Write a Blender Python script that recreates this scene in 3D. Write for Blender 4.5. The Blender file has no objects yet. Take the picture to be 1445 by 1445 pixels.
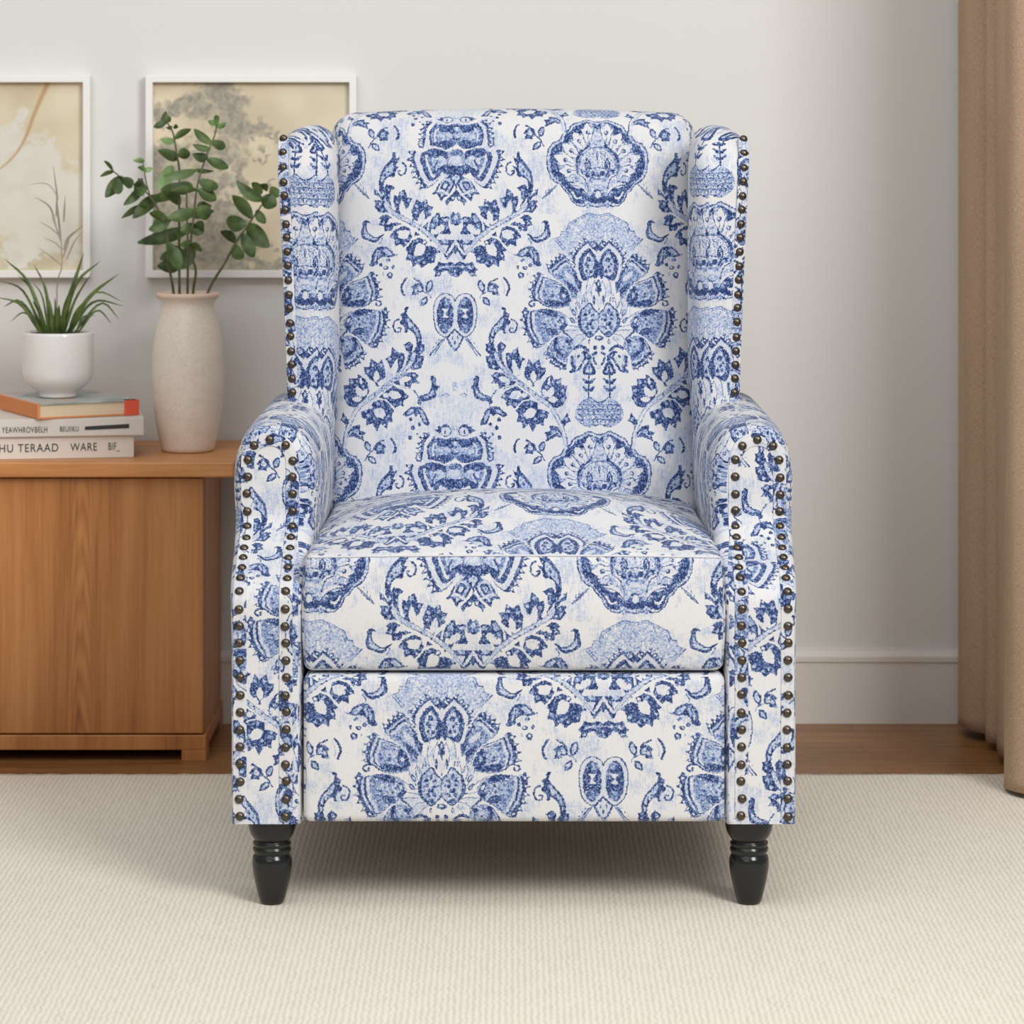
import bpy, math, random
import numpy as np
from mathutils import Vector, Matrix

C = bpy.context.scene.collection
SC = bpy.context.scene
PI = math.pi

# ---------------------------------------------------------------- camera, light, exposure
# the lens stands 1 m above the rug, 4 m in front of the chair, looking level
# (a shifted product shot lens: 4560 px focal length on a 1445 px frame)
FPX, CX, HY, DC, CH = 4560.0, 722.5, 145.0, 4.0, 1.0
cam = bpy.data.cameras.new('camera')
cam.sensor_width = 36
cam.lens = 36 * FPX / 1445
cam.shift_y = -(722.5 - HY) / 1445
cam.dof.use_dof = True
cam.dof.focus_distance = 4.28
cam.dof.aperture_fstop = 8.5
cam.clip_start = .05
camera = bpy.data.objects.new('camera', cam)
C.objects.link(camera)
camera.location = (0, -DC, CH)
camera.rotation_euler = (PI / 2, 0, 0)
SC.camera = camera

world = bpy.data.worlds.new('world')
SC.world = world
world.use_nodes = True
bg = world.node_tree.nodes['Background']
bg.inputs[0].default_value = (.99, .995, 1.0, 1)
bg.inputs[1].default_value = .43

def area(name, loc, aim, sx, sy, power, col):
    l = bpy.data.lights.new(name, 'AREA')
    l.shape = 'RECTANGLE'
    l.size, l.size_y, l.energy, l.color = sx, sy, power, col
    o = bpy.data.objects.new(name, l)
    C.objects.link(o)
    o.location = loc
    o.rotation_euler = (Vector(aim) - Vector(loc)).to_track_quat('-Z', 'Y').to_euler()
    return o

area('window_daylight', (1.8, -2.8, 2.6), (0, .3, .35), 1.2, 1.4, 160, (1, .99, .97))
area('overhead_fill', (-.7, -1.3, 3.1), (-.35, .5, .2), 3.0, 2.4, 58, (.985, .995, 1))  # added overhead lamp standing in for ceiling bounce; no skylight is built
area('front_fill', (-1.4, -4.8, 2.6), (-.3, 1.0, 1.1), 2.8, 2.0, 42, (1, 1, 1))  # added fill lamp behind the camera, lifts wall, curtain and chair front

SC.view_settings.view_transform = 'Standard'
SC.view_settings.look = 'None'
SC.view_settings.gamma = 1
SC.view_settings.use_curve_mapping = False
SC.view_settings.exposure = -.5

def at(px, py, Y):                       # the point at depth Y seen at a place in the photograph
    d = DC + Y
    return Vector(((px - CX) * d / FPX, Y, CH - (py - HY) * d / FPX))

# ---------------------------------------------------------------- damask print
# the blue print of the upholstery, drawn as vector shapes into one half repeat
# (1 unit = 1 mm of cloth), mirrored on both of its axes
import numpy as np
PS = 4                                   # samples per mm
PW, PH = 200, 434                        # half repeat
PX0, PY0 = 642.0, 160.0
INK = np.zeros((PH * PS, PW * PS), np.float32)
D, M, L, W = 0.95, 0.62, 0.30, 0.0
FR = {1: (10.325, 1150, 842, 160), 2: (10.325, 1150, 842, 295), 3: (10.325, 1143, 842, 420),
      4: (10.325, 1112, 842, 500), 5: (10.32, 85, 642, 150), 6: (10.32, 70, 642, 260),
      7: (10.325, 65, 642, 380), 8: (9.03, -4, 642, 480)}

def tr(k, pts):
    s, ua, ax, y0 = FR[k]
    return np.array([((ax + (u - ua) / s - PX0) * PS, (y0 + v / s - PY0) * PS) for u, v in pts], np.float64)

def spl(p, closed, n=6):
    p = np.asarray(p, float)
    if closed:
        q = np.vstack([p[-1:], p, p[:2]])
    else:
        q = np.vstack([p[:1], p, p[-1:]])
    out = []
    for i in range(1, len(q) - 2):
        a, b, c, d = q[i - 1], q[i], q[i + 1], q[i + 2]
        for t in np.arange(n) / n:
            out.append(.5 * (2 * b + (c - a) * t + (2 * a - 5 * b + 4 * c - d) * t * t + (3 * b - a - 3 * c + d) * t ** 3))
    if not closed:
        out.append(p[-1])
    return np.array(out)

def shifts(p):
    h = PH * PS
    for k in (-2, -1, 0, 1, 2):
        q = p + [0, k * h]
        if q[:, 1].max() > -8 and q[:, 1].min() < h + 8 and q[:, 0].max() > -8 and q[:, 0].min() < PW * PS + 8:
            yield q

def box(q, m=0):
    x0, x1 = max(0, int(q[:, 0].min() - m)), min(PW * PS, int(q[:, 0].max() + m) + 2)
    y0, y1 = max(0, int(q[:, 1].min() - m)), min(PH * PS, int(q[:, 1].max() + m) + 2)
    return x0, x1, y0, y1

def fill(p, v):
    for q in shifts(p):
        x0, x1, y0, y1 = box(q)
        if x1 <= x0 or y1 <= y0:
            continue
        X, Y = np.arange(x0, x1) + .5, (np.arange(y0, y1) + .5)
        ins = np.zeros((y1 - y0, x1 - x0), bool)
        for i in range(len(q)):
            ax, ay = q[i - 1]
            bx, by = q[i]
            if ay == by:
                continue
            rows = (Y >= min(ay, by)) & (Y < max(ay, by))
            if not rows.any():
                continue
            xc = ax + (Y[rows] - ay) * (bx - ax) / (by - ay)
            ins[rows] ^= X[None, :] < xc[:, None]
        INK[y0:y1, x0:x1][ins] = v

def line(p, w, v):
    w = w * PS / 2
    for q in shifts(p):
        for i in range(len(q) - 1):
            a, b = q[i], q[i + 1]
            x0, x1, y0, y1 = box(np.array([a, b]), w + 1)
            if x1 <= x0 or y1 <= y0:
                continue
            X, Y = np.meshgrid(np.arange(x0, x1) + .5, np.arange(y0, y1) + .5)
            d = b - a
            t = np.clip(((X - a[0]) * d[0] + (Y - a[1]) * d[1]) / max(1e-9, d @ d), 0, 1)
            m = (X - a[0] - t * d[0]) ** 2 + (Y - a[1] - t * d[1]) ** 2 < w * w
            INK[y0:y1, x0:x1][m] = v

def F(k, pts, v, sm=1):                  # filled shape
    p = tr(k, pts)
    fill(spl(p, True) if sm else p, v)

def S(k, pts, w, v, sm=1, closed=0):     # stroke
    p = tr(k, pts)
    p = spl(p, closed) if sm else p
    line(np.vstack([p, p[:1]]) if closed else p, w, v)

def E(k, u, v, ru, rv, tone, rot=0):     # ellipse
    a = np.linspace(0, 2 * np.pi, 22, endpoint=False)
    c, s = np.cos(np.radians(rot)), np.sin(np.radians(rot))
    F(k, [(u + ru * np.cos(t) * c - rv * np.sin(t) * s, v + ru * np.cos(t) * s + rv * np.sin(t) * c) for t in a], tone, 0)

def nest(k, pts, anchor, tones, sm=1):   # bands that close up towards the base of a petal
    for sc, v in tones:
        F(k, [(anchor[0] + (u - anchor[0]) * sc, anchor[1] + (w - anchor[1]) * sc) for u, w in pts], v, sm)

def teeth(k, pts, n, size, v=D, dot=1, side=1, away=None):
    size *= 1.35
    aw = None if away is None else tr(k, [away])[0]
    p = spl(tr(k, pts), False, 10)
    d = np.r_[0, np.cumsum(np.hypot(*np.diff(p, axis=0).T))]
    s = size * PS
    for i in range(n):
        t = (i + .5) / n * d[-1]
        c = np.array([np.interp(t, d, p[:, 0]), np.interp(t, d, p[:, 1])])
        c2 = np.array([np.interp(t + 2, d, p[:, 0]), np.interp(t + 2, d, p[:, 1])])
        g = (c2 - c) / max(1e-6, np.hypot(*(c2 - c)))
        nn = np.array([g[1], -g[0]]) * side
        if aw is not None and nn @ (c - aw) < 0:
            nn = -nn
        fill(np.array([c - g * s * .62 - nn * s * .5, c + nn * s * .9 - g * s * .1, c + g * s * .62 - nn * s * .5]), v)
        if dot:
            q = c + nn * s * .12
            a = np.linspace(0, 6.28, 10)
            fill(np.c_[q[0] + np.cos(a) * s * .2, q[1] + np.sin(a) * s * .2], W + .08)

def leaf(k, b, t, w, v, bend=0.0):       # pointed ellipse from base to tip
    b, t = np.array(b, float), np.array(t, float)
    g = t - b
    n = np.array([-g[1], g[0]]) / np.hypot(*g)
    ps = []
    for s, sg in ((.0, 0), (.2, .72), (.5, 1), (.78, .66), (1, 0), (.78, -.66), (.5, -1), (.2, -.72)):
        ps.append(b + g * s + n * (w * sg + bend * np.sin(np.pi * s)))
    F(k, ps, v)

# ---- scalloped medallion on the flower axis
med = [(1150, 150), (1000, 98), (870, 165), (775, 210), (733, 290), (640, 350), (606, 432), (500, 465), (432, 555), (408, 690), (424, 830),
       (470, 950), (545, 1012), (612, 1040), (660, 1115), (722, 1175), (770, 1280), (850, 1345), (940, 1362), (1003, 1325), (1060, 1352), (1150, 1364),
       (1300, 1364), (1300, 150)]
F(1, med, L, 0); S(1, med[:22], 1.5, D, 0)
inn = [(1150, 195), (1005, 140), (880, 205), (800, 240), (770, 300), (680, 360), (650, 450), (540, 490), (470, 570), (452, 690), (468, 830), (510, 930),
       (575, 985), (650, 1015), (700, 1090), (760, 1150), (805, 1260), (870, 1310), (950, 1318), (1000, 1270), (1060, 1310), (1150, 1318), (1300, 1318), (1300, 195)]
F(1, inn, D, 0)
F(1, [(1150, 290), (1060, 160), (960, 300), (760, 420), (640, 560), (560, 720), (660, 900), (700, 990), (850, 1000), (900, 1130), (1000, 1200), (1080, 1210), (1300, 1210), (1300, 290)], L)
for tip, b, w in (((1000, 172), (1020, 470), 66), ((800, 322), (960, 560), 72), ((640, 478), (880, 660), 72), ((522, 640), (830, 760), 74), ((596, 850), (850, 840), 62)):
    leaf(1, b, np.array(tip) * 1.03 - np.array(b) * .03, w + 13, .8)
    for sg in (-1, 1):
        m = np.array(b) * .45 + np.array(tip) * .55
        g = np.array(tip) - np.array(b); n = np.array([-g[1], g[0]]) / np.hypot(*g)
        leaf(1, m - g * .24 + n * sg * 18, m + g * .19 + n * sg * (w + 27), 34, .8)
        leaf(1, m - g * .2 + n * sg * 20, m + g * .16 + n * sg * (w + 18), 26, .06)
    leaf(1, b, tip, w, .06)
    c = np.array(b) * .5 + np.array(tip) * .5
    E(1, c[0] + 8, c[1], 34, 30, D, 20); E(1, c[0] + 16, c[1] - 4, 16, 13, .1)
    S(1, [b, c], 1.0, M, 0)
F(1, [(1040, 420), (1020, 480), (960, 540), (880, 590), (840, 660), (830, 760), (840, 860), (880, 910), (870, 830), (880, 740), (900, 670), (960, 600), (1040, 540)], D)
F(1, [(1150, 500), (1040, 520), (940, 590), (880, 680), (870, 800), (900, 900), (980, 1000), (1040, 1100), (1150, 1120), (1300, 1100), (1300, 500)], L + .04)
S(1, [(1150, 520), (1040, 545), (950, 610), (895, 700), (890, 800), (930, 890)], 1.1, D)
S(1, [(1150, 600), (1060, 625), (990, 690), (960, 780)], .9, D)
S(1, [(1150, 690), (1090, 720), (1060, 790)], .9, D)
for r in (0, 1, 2):
    for j in range(5 - r):
        a = np.radians(186 + j * (21 + 3 * r) + 6 * r)
        R = 235 - r * 62
        E(1, 1150 + R * np.cos(a) * .95, 800 + R * np.sin(a), 24, 30, .08); E(1, 1150 + R * np.cos(a) * .95, 804 + R * np.sin(a), 10, 13, M)
leaf(1, (1010, 860), (1005, 670), 46, D); leaf(1, (1010, 840), (1005, 700), 25, L); leaf(1, (1012, 820), (1010, 720), 14, D)
leaf(1, (1040, 930), (900, 830), 40, D); E(1, 960, 870, 22, 18, L)
S(1, [(1040, 810), (1150, 800), (1260, 810)], 1.4, D)
E(1, 1080, 880, 32, 42, D); E(1, 1150, 905, 48, 26, D); E(1, 1150, 640, 20, 60, M); S(1, [(1040, 840), (1090, 830), (1150, 860)], 1, W)
leaf(1, (1000, 1000), (870, 880), 42, .12); S(1, [(1010, 1100), (960, 960), (880, 900)], 1.5, D)
leaf(1, (1000, 1170), (800, 1010), 52, D, -36); S(1, [(1000, 1170), (930, 1060), (800, 1000)], 1.5, .05)
leaf(1, (1000, 1190), (740, 1030), 40, .1, 40); leaf(1, (960, 1130), (850, 1100), 26, D)
S(1, [(1000, 1190), (900, 1080), (740, 1040)], 1.2, D)
S(1, [(640, 1020), (720, 1110), (770, 1170), (830, 1290), (920, 1290), (960, 1220), (920, 1190)], 3.6, D); S(1, [(780, 1150), (840, 1240), (900, 1225)], 2.6, .08)
S(1, [(1085, 1185), (1060, 1240), (1100, 1280), (1150, 1285)], 4.6, D); E(1, 1150, 1190, 42, 40, .1); E(1, 1150, 1130, 55, 22, D); E(1, 1150, 1150, 30, 14, .1)
S(1, [(1030, 990), (1060, 950), (1150, 960)], 1.8, M); E(1, 1150, 1010, 70, 30, .15)
E(1, 1010, 1350, 26, 34, M); E(1, 1012, 1350, 12, 20, L); F(1, [(1085, 222), (1150, 205), (1215, 222), (1200, 268), (1150, 250), (1100, 268)], D, 0)
leaf(1, (1145, 380), (1145, 330), 12, L)
# leaf strokes under the medallion
leaf(1, (335, 1258), (565, 1040), 20, D); S(1, [(360, 1240), (540, 1060)], .8, L, 0); S(1, [(480, 1030), (475, 1060)], 1.2, M, 0); S(1, [(440, 1085), (430, 1125)], 1.2, M, 0); S(1, [(398, 1130), (392, 1170)], 1.1, M, 0)

# ---- great flower: pale dome
dome = [(1150, 96), (1012, 62), (870, 128), (728, 205), (690, 320), (622, 322), (598, 405), (505, 435), (640, 592), (700, 690), (880, 900), (1150, 900), (1320, 900), (1320, 96)]
F(2, dome, .27, 0); S(2, dome[:9], 1.3, M, 0)
S(2, [(1150, 128), (1012, 92), (880, 152), (752, 230), (712, 345)], .9, .62, 0); S(2, [(560, 440), (660, 560)], 1.0, .66, 0)
E(2, 1150, 360, 80, 60, .24); E(2, 1150, 330, 30, 24, .4); S(2, [(1070, 330), (1090, 400), (1150, 430)], 1, .5)
BANDS = [(1, D), (.935, .26), (.85, D), (.80, .2), (.735, .56), (.40, .42), (.2, D)]
# side petals, back ones first
p2 = [(650, 655), (545, 712), (482, 782), (408, 852), (480, 965), (560, 1022), (650, 1105), (760, 1275), (868, 1285), (905, 1150), (905, 1000), (850, 880), (745, 775)]
nest(2, p2, (840, 1240), BANDS); teeth(2, [(420, 860), (520, 770), (660, 665)], 4, 6.2, away=(840, 1240))
S(2, [(690, 690), (800, 830), (880, 960), (910, 1050)], 1.5, .08); F(2, [(770, 860), (880, 960), (910, 1110), (860, 1150), (810, 1010)], D); F(2, [(700, 1050), (790, 1120), (780, 1190), (700, 1130)], D); F(2, [(650, 890), (760, 960), (800, 1040), (700, 1010)], .18)
p3 = [(282, 905), (222, 1040), (182, 1160), (205, 1290), (262, 1322), (350, 1392), (470, 1432), (640, 1420), (790, 1375), (752, 1240), (682, 1130), (560, 1045), (420, 1000)]
nest(2, p3, (760, 1370), BANDS); teeth(2, [(196, 1310), (200, 1180), (230, 1060), (282, 930)], 4, 6, away=(760, 1370))
F(2, [(620, 1120), (700, 1180), (760, 1330), (620, 1330), (580, 1250)], D); F(2, [(420, 1180), (520, 1120), (560, 1220), (520, 1320), (420, 1330)], .36); F(2, [(390, 1310), (600, 1330), (700, 1390), (420, 1410)], D); E(2, 480, 1250, 40, 36, M); E(2, 650, 1250, 26, 30, .3)
S(2, [(360, 960), (470, 1010), (600, 1060), (690, 1140), (745, 1250), (765, 1350)], 1.6, .05)
S(2, [(262, 1322), (215, 1320), (150, 1350), (170, 1400), (215, 1395), (222, 1360)], 2.3, D)
p4 = [(78, 125), (48, 250), (70, 400), (95, 500), (160, 600), (208, 705), (300, 700), (352, 660), (440, 570), (530, 530), (650, 465), (702, 380), (640, 240), (540, 170), (300, 150), (150, 165)]
nest(3, p4, (690, 400), BANDS); teeth(3, [(270, 690), (165, 590), (100, 460), (72, 290), (110, 160)], 6, 6.2, away=(690, 400))
E(3, 480, 340, 130, 100, .36); F(3, [(260, 170), (420, 160), (540, 200), (540, 270), (400, 240)], D); F(3, [(400, 430), (520, 440), (560, 520), (420, 520)], D); E(3, 620, 320, 40, 62, D, -35); E(3, 620, 320, 18, 40, .3, -35)
for q in ((420, 330), (470, 300), (450, 380), (520, 390), (370, 360), (560, 330)):
    E(3, q[0], q[1], 14, 18, M + .15)
S(3, [(140, 178), (300, 152), (430, 140), (560, 180)], 1.3, .06)
p5 = [(530, 540), (430, 660), (395, 745), (335, 802), (440, 845), (445, 920), (550, 985), (665, 1015), (690, 850), (785, 700), (765, 600), (660, 540)]
nest(3, p5, (740, 600), BANDS); teeth(3, [(640, 990), (540, 930), (450, 850), (380, 800)], 4, 6.2, away=(740, 600))
F(3, [(500, 580), (560, 560), (540, 720), (600, 780), (560, 800), (490, 720)], D); E(3, 640, 660, 70, 60, .34); F(3, [(580, 760), (650, 800), (690, 840), (600, 830)], D); E(3, 690, 620, 26, 20, D); E(3, 640, 700, 16, 14, D)
S(3, [(335, 790), (410, 680), (480, 580), (560, 535), (660, 535), (770, 590)], 1.8, .05); S(3, [(640, 480), (700, 530), (770, 590)], 2.6, D)
# upper pair of arches
arch = [(1150, 600), (1080, 540), (1012, 470), (890, 580), (822, 700), (815, 830), (860, 1010), (930, 1060), (1150, 1030), (1320, 1000), (1320, 600)]
F(2, arch, .12)
F(2, [(1000, 575), (900, 670), (858, 800), (880, 960), (940, 1040), (1060, 990), (1120, 900), (1130, 730), (1060, 610)], D)
F(2, [(1005, 640), (950, 720), (925, 820), (960, 950), (1050, 960), (1090, 850), (1070, 700)], .3)
for q, r in (((1010, 735), 34), ((1000, 830), 22), ((1040, 900), 26), ((965, 800), 18), ((980, 900), 18)):
    E(2, q[0], q[1], r, r * 1.2, D)
S(2, [(1150, 640), (1060, 560)], 1.2, .1, 0)
F(2, [(1150, 720), (1090, 740), (1110, 800), (1060, 850), (1110, 900), (1070, 980), (1110, 1010), (1150, 1000), (1250, 1000), (1250, 720)], D, 0); F(2, [(1150, 640), (1200, 700), (1150, 780), (1110, 700)], .15, 0)
teeth(2, [(800, 860), (770, 720), (830, 600), (930, 500), (1010, 450)], 6, 5.6, away=(1100, 900)); teeth(2, [(1030, 470), (1090, 540), (1150, 600)], 2, 5.6, away=(1050, 900))
F(2, [(1110, 480), (1190, 480), (1190, 560), (1150, 600), (1110, 560)], D, 0); E(2, 1150, 490, 24, 20, .15)
S(2, [(660, 610), (760, 760), (850, 880), (905, 1030)], 1.6, .1)
# white heart with its corona
F(3, [(1150, -330), (1090, -260), (1010, -295), (930, -200), (930, -60), (840, -90), (830, 10), (720, 60), (735, 150), (640, 225), (700, 300), (690, 380), (645, 465), (760, 500), (770, 590), (850, 600), (840, 690), (960, 720), (1150, 720), (1320, 720), (1320, -330)], .04, 0)
for q in ((785, 205, 22, 58, -25), (765, 315, 26, 52, -45), (770, 470, 44, 30, 10), (890, 572, 58, 22, -30), (855, 90, 16, 50, -15), (940, 20, 14, 38, 0), (1000, 620, 16, 36, 5), (1010, -120, 46, 90, 0)):
    E(3, q[0], q[1], q[2], q[3], D if q[2] < 40 else .22, q[4]); E(3, q[0], q[1], q[2] * .5, q[3] * .6, .2, q[4])
E(3, 1075, 20, 16, 70, D); E(3, 1150, 150, 14, 36, D); E(3, 1150, 30, 55, 90, .16)
F(2, [(1150, 1010), (1120, 1060), (1095, 1050), (1120, 1120), (1100, 1190), (1130, 1200), (1150, 1285), (1170, 1200), (1250, 1190), (1250, 1010)], D, 0); E(2, 1150, 1080, 16, 26, .2)
for q in (((1090, -260), (1040, -120), (1060, 20)), ((1010, -295), (960, -120), (985, 60)), ((930, -60), (900, 60), (880, 160)), ((830, 10), (810, 120), (840, 230)), ((720, 60), (745, 180), (820, 300)), ((640, 225), (740, 300), (835, 340)), ((690, 380), (780, 400), (850, 400)), ((645, 465), (780, 450), (880, 470)), ((770, 590), (830, 530), (920, 510)), ((840, 690), (900, 610), (960, 560))):
    S(3, q, 1.0, M + .1)
heart = [(1012, 68), (930, 140), (880, 190), (845, 310), (872, 430), (950, 515), (1010, 552), (1080, 500), (1143, 420), (1143, 235), (1080, 160)]
F(3, heart, .34); S(3, heart, 1.9, D, 1, 1); S(3, [(890, 200), (868, 320), (895, 430), (960, 505)], 2.6, D)
for q in ((1000, 190, 22, 40), (950, 240, 30, 26), (1060, 240, 30, 26), (960, 300, 26, 22), (1050, 310, 24, 22), (1005, 370, 40, 40), (970, 420, 26, 26), (1050, 420, 26, 26), (1010, 500, 50, 30), (1100, 300, 18, 20)):
    E(3, q[0], q[1], q[2], q[3], D)
for q in ((1004, 300, 12, 60), (985, 210, 8, 20), (1010, 400, 20, 10), (955, 265, 10, 10), (1060, 265, 10, 10)):
    E(3, q[0], q[1], q[2], q[3], .25)
E(3, 1143, 570, 66, 36, D); E(3, 1143, 560, 34, 16, .3)
# scrolls and stems below
S(3, [(800, 715), (850, 690), (910, 690), (985, 745)], 4.2, D)
S(3, [(985, 800), (940, 770), (900, 775)], 3, D); S(3, [(930, 800), (950, 850), (910, 910)], 3.4, D); S(3, [(760, 840), (760, 940), (790, 1000), (740, 1050)], 4.4, D); S(3, [(740, 1050), (830, 1030), (890, 950)], 3, D); S(3, [(800, 800), (800, 930), (830, 980)], 1, M); E(3, 848, 830, 16, 30, D, 20)
E(3, 1090, 705, 30, 34, D); E(3, 1000, 860, 30, 70, D); S(3, [(1060, 800), (1100, 780)], 4, D, 0); S(3, [(1060, 840), (1075, 900), (1100, 940)], 3.2, D); E(3, 1143, 980, 34, 40, L)
F(3, [(1000, 880), (930, 980), (905, 1070), (1000, 1100), (1090, 1070), (1070, 980)], D); F(3, [(1000, 940), (960, 1010), (950, 1060), (1000, 1050), (1050, 1060), (1040, 1010)], L); E(3, 1000, 1010, 14, 44, D)
S(3, [(995, 1060), (992, 1250), (992, 1440)], 2.0, D)
for v in (1180, 1290):
    for sg in (-1, 1):
        leaf(3, (994, v + 36), (994 + sg * 98, v - 40), 22, M); S(3, [(994, v + 36), (994 + sg * 90, v - 30)], 1, D); E(3, 994 + sg * 30, v + 22, 28, 24, D)
# latticed vase
vase = [(985, 590), (860, 655), (785, 765), (782, 880), (880, 975), (985, 1005), (1040, 960), (1112, 950), (1300, 950), (1300, 650), (1112, 655)]
F(4, vase, .34); S(4, vase[:7] , 1.3, M); S(4, [(985, 590), (1050, 640), (1112, 660)], 1.6, D)
for j, v in enumerate((690, 760, 830, 900)):
    S(4, [(800, v), (1112, v)], 1.3, .85, 0)
    for i in range(5):
        E(4, 850 + i * 66 + 30 * (j % 2), v + 34, 26, 22, M + .08); E(4, 840 + i * 66 + 30 * (j % 2), v + 40, 13, 12, .1)
S(4, [(1030, 990), (1112, 970)], 2, D)

# ---- crown on the garland axis
F(5, [(-20, 300), (85, 285), (200, 312), (330, 290), (405, 285), (472, 430), (440, 590), (330, 640), (240, 662), (85, 590), (-20, 560)], M)
F(5, [(-20, 330), (85, 315), (200, 325), (390, 300), (400, 350), (300, 400), (230, 440), (150, 390), (120, 350), (60, 350), (40, 400), (-20, 400)], D)
F(5, [(130, 550), (250, 540), (330, 560), (420, 560), (440, 600), (330, 640), (240, 660), (130, 610)], D); E(5, 250, 480, 130, 55, .36); E(5, 85, 470, 60, 46, .36); S(5, [(30, 500), (85, 520), (140, 500)], 1.6, D); S(5, [(40, 400), (85, 440), (130, 400)], 1.4, D); E(5, 85, 370, 26, 26, .1)
S(5, [(400, 330), (470, 430), (455, 590)], 2.6, D); S(5, [(350, 370), (400, 440), (390, 540)], 2.4, .12)
S(5, [(470, 230), (530, 300), (560, 400), (555, 520)], 3.6, M); teeth(5, [(470, 240), (550, 330), (570, 440), (590, 560)], 5, 6, away=(85, 450))
S(5, [(620, 520), (635, 590), (580, 625), (560, 585), (590, 570)], 2.4, D)
E(5, 85, 830, 140, 180, .5); E(5, 85, 820, 110, 80, .22); E(5, 85, 700, 110, 40, M + .1); F(5, [(-20, 900), (180, 880), (290, 960), (200, 1010), (150, 1050), (85, 1000), (-20, 1000)], D); E(5, 85, 1050, 55, 40, .3)
p = [(225, 685), (430, 640), (560, 690), (705, 655), (745, 770), (705, 900), (665, 1000), (622, 1095), (560, 1195), (470, 1185), (350, 1085), (290, 960), (190, 880), (190, 770)]
nest(5, p, (240, 800), [(1, D), (.93, .14), (.78, .14), (.74, D), (.6, .14), (.52, M), (.4, .25)])
F(5, [(230, 690), (430, 640), (540, 690), (500, 740), (400, 770), (300, 740), (220, 790)], D); F(5, [(180, 880), (270, 870), (390, 960), (380, 1060), (290, 960)], D); E(5, 350, 830, 66, 62, .32); S(5, [(350, 810), (400, 900), (410, 990)], 2, D)
teeth(5, [(540, 1190), (620, 1080), (665, 980), (705, 880), (740, 760), (710, 660)], 7, 6.4, away=(240, 800))
S(5, [(235, 672), (330, 640), (440, 618), (560, 675), (700, 662)], 2.0, .04)
b = [(200, 1020), (300, 1075), (385, 1225), (435, 1280), (345, 1295), (310, 1385), (255, 1335), (190, 1290), (130, 1190), (100, 1110)]
F(5, b, D); nest(5, b, (240, 1150), [(.78, .3), (.5, D), (.25, .3)]); S(5, [(190, 1010), (290, 1070), (390, 1180)], 2, .04); S(5, [(180, 1290), (300, 1230), (340, 1230)], 3, .1)
F(5, [(-20, 1260), (85, 1225), (140, 1280), (190, 1330), (240, 1380), (205, 1445), (170, 1390), (110, 1370), (85, 1320), (-20, 1330)], D); E(5, 130, 1340, 20, 18, .1)
S(5, [(85, 1060), (85, 1220)], 1.6, L, 0); S(5, [(110, 1090), (85, 1190)], 1.6, D, 0)
# eyes above the crown
E(5, 215, 195, 82, 82, D); E(5, 215, 200, 66, 66, .1); E(5, 225, 215, 11, 32, D); F(5, [(180, 105), (260, 105), (270, 140), (330, 130), (325, 170), (385, 180), (345, 210), (300, 240), (270, 150), (190, 140)], D, 0)
S(5, [(40, 175), (140, 170)], 1.2, M, 0); S(5, [(50, 140), (130, 140)], 1, M, 0)

# ---- V shaped garland
def dleaf(k, pts, petals, sp=()):
    F(k, pts, D, 0)
    for q in petals:
        leaf(k, q[0], q[1], q[2], .06)
    for u, v, r in sp:
        E(k, u, v, r, r, .42)
dleaf(6, [(310, 408), (390, 440), (440, 500), (478, 560), (550, 630), (440, 740), (360, 795), (310, 720), (300, 650), (270, 560), (290, 470)], [((370, 730), (250, 580), 44), ((400, 740), (390, 640), 34)], ((360, 520, 36), (400, 600, 26), (340, 470, 20)))
dleaf(6, [(490, 215), (570, 270), (600, 250), (655, 215), (680, 320), (712, 380), (705, 480), (690, 550), (590, 610), (520, 570), (470, 480), (415, 440), (440, 420), (395, 330), (470, 310)], [((590, 590), (545, 380), 44), ((560, 600), (470, 500), 32), ((590, 600), (680, 520), 26)], ((510, 310, 26), (640, 320, 24), (450, 390, 22), (660, 420, 18), (520, 250, 16)))
dleaf(6, [(818, 68), (895, 125), (915, 190), (970, 160), (985, 300), (960, 400), (840, 480), (800, 450), (760, 350), (740, 290), (705, 205), (780, 190)], [((840, 470), (860, 230), 44), ((815, 470), (775, 340), 30)], ((850, 140, 26), (760, 240, 24), (920, 260, 22), (940, 340, 16)))
dleaf(6, [(1030, 30), (1080, 0), (1110, 60), (1130, 170), (1150, 230), (1090, 330), (1000, 380), (1010, 280), (1050, 220), (1020, 150)], [((1010, 390), (1105, 240), 30)], ((1050, 60, 18), (1060, 140, 20), (1080, 210, 14)))
dleaf(6, [(1265, 235), (1235, 290), (1255, 330), (1220, 370), (1190, 415), (1050, 410), (1110, 300), (1170, 240)], [], ((1180, 320, 34), (1130, 370, 18)))
dleaf(6, [(1060, 450), (1130, 450), (1185, 500), (1150, 520), (1190, 590), (1110, 615), (1105, 685), (1000, 680), (960, 610), (850, 590), (920, 550)], [((930, 545), (1050, 520), 34), ((1000, 540), (1080, 580), 22)], ((1120, 570, 22), (1040, 640, 20)))
dleaf(6, [(840, 605), (960, 655), (1025, 780), (950, 800), (950, 905), (870, 870), (815, 915), (750, 850), (700, 770), (730, 660), (740, 640)], [((740, 690), (900, 780), 66), ((800, 720), (920, 700), 40)], ((980, 770, 18), (790, 850, 18)))
dleaf(6, [(660, 690), (670, 760), (590, 740), (640, 700)], [])
dleaf(6, [(590, 775), (680, 800), (730, 860), (808, 958), (760, 985), (785, 1100), (710, 1110), (690, 1205), (620, 1150), (555, 1220), (490, 1160), (370, 1135), (350, 1000), (280, 985), (330, 930), (430, 890), (500, 900), (480, 825)], [((520, 880), (660, 1040), 70), ((560, 900), (640, 900), 50), ((540, 860), (500, 830), 20)], ((590, 1110, 22), (740, 1040, 22), (400, 1090, 22), (620, 830, 22), (520, 1140, 18), (330, 960, 20), (650, 1130, 14)))
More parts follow.
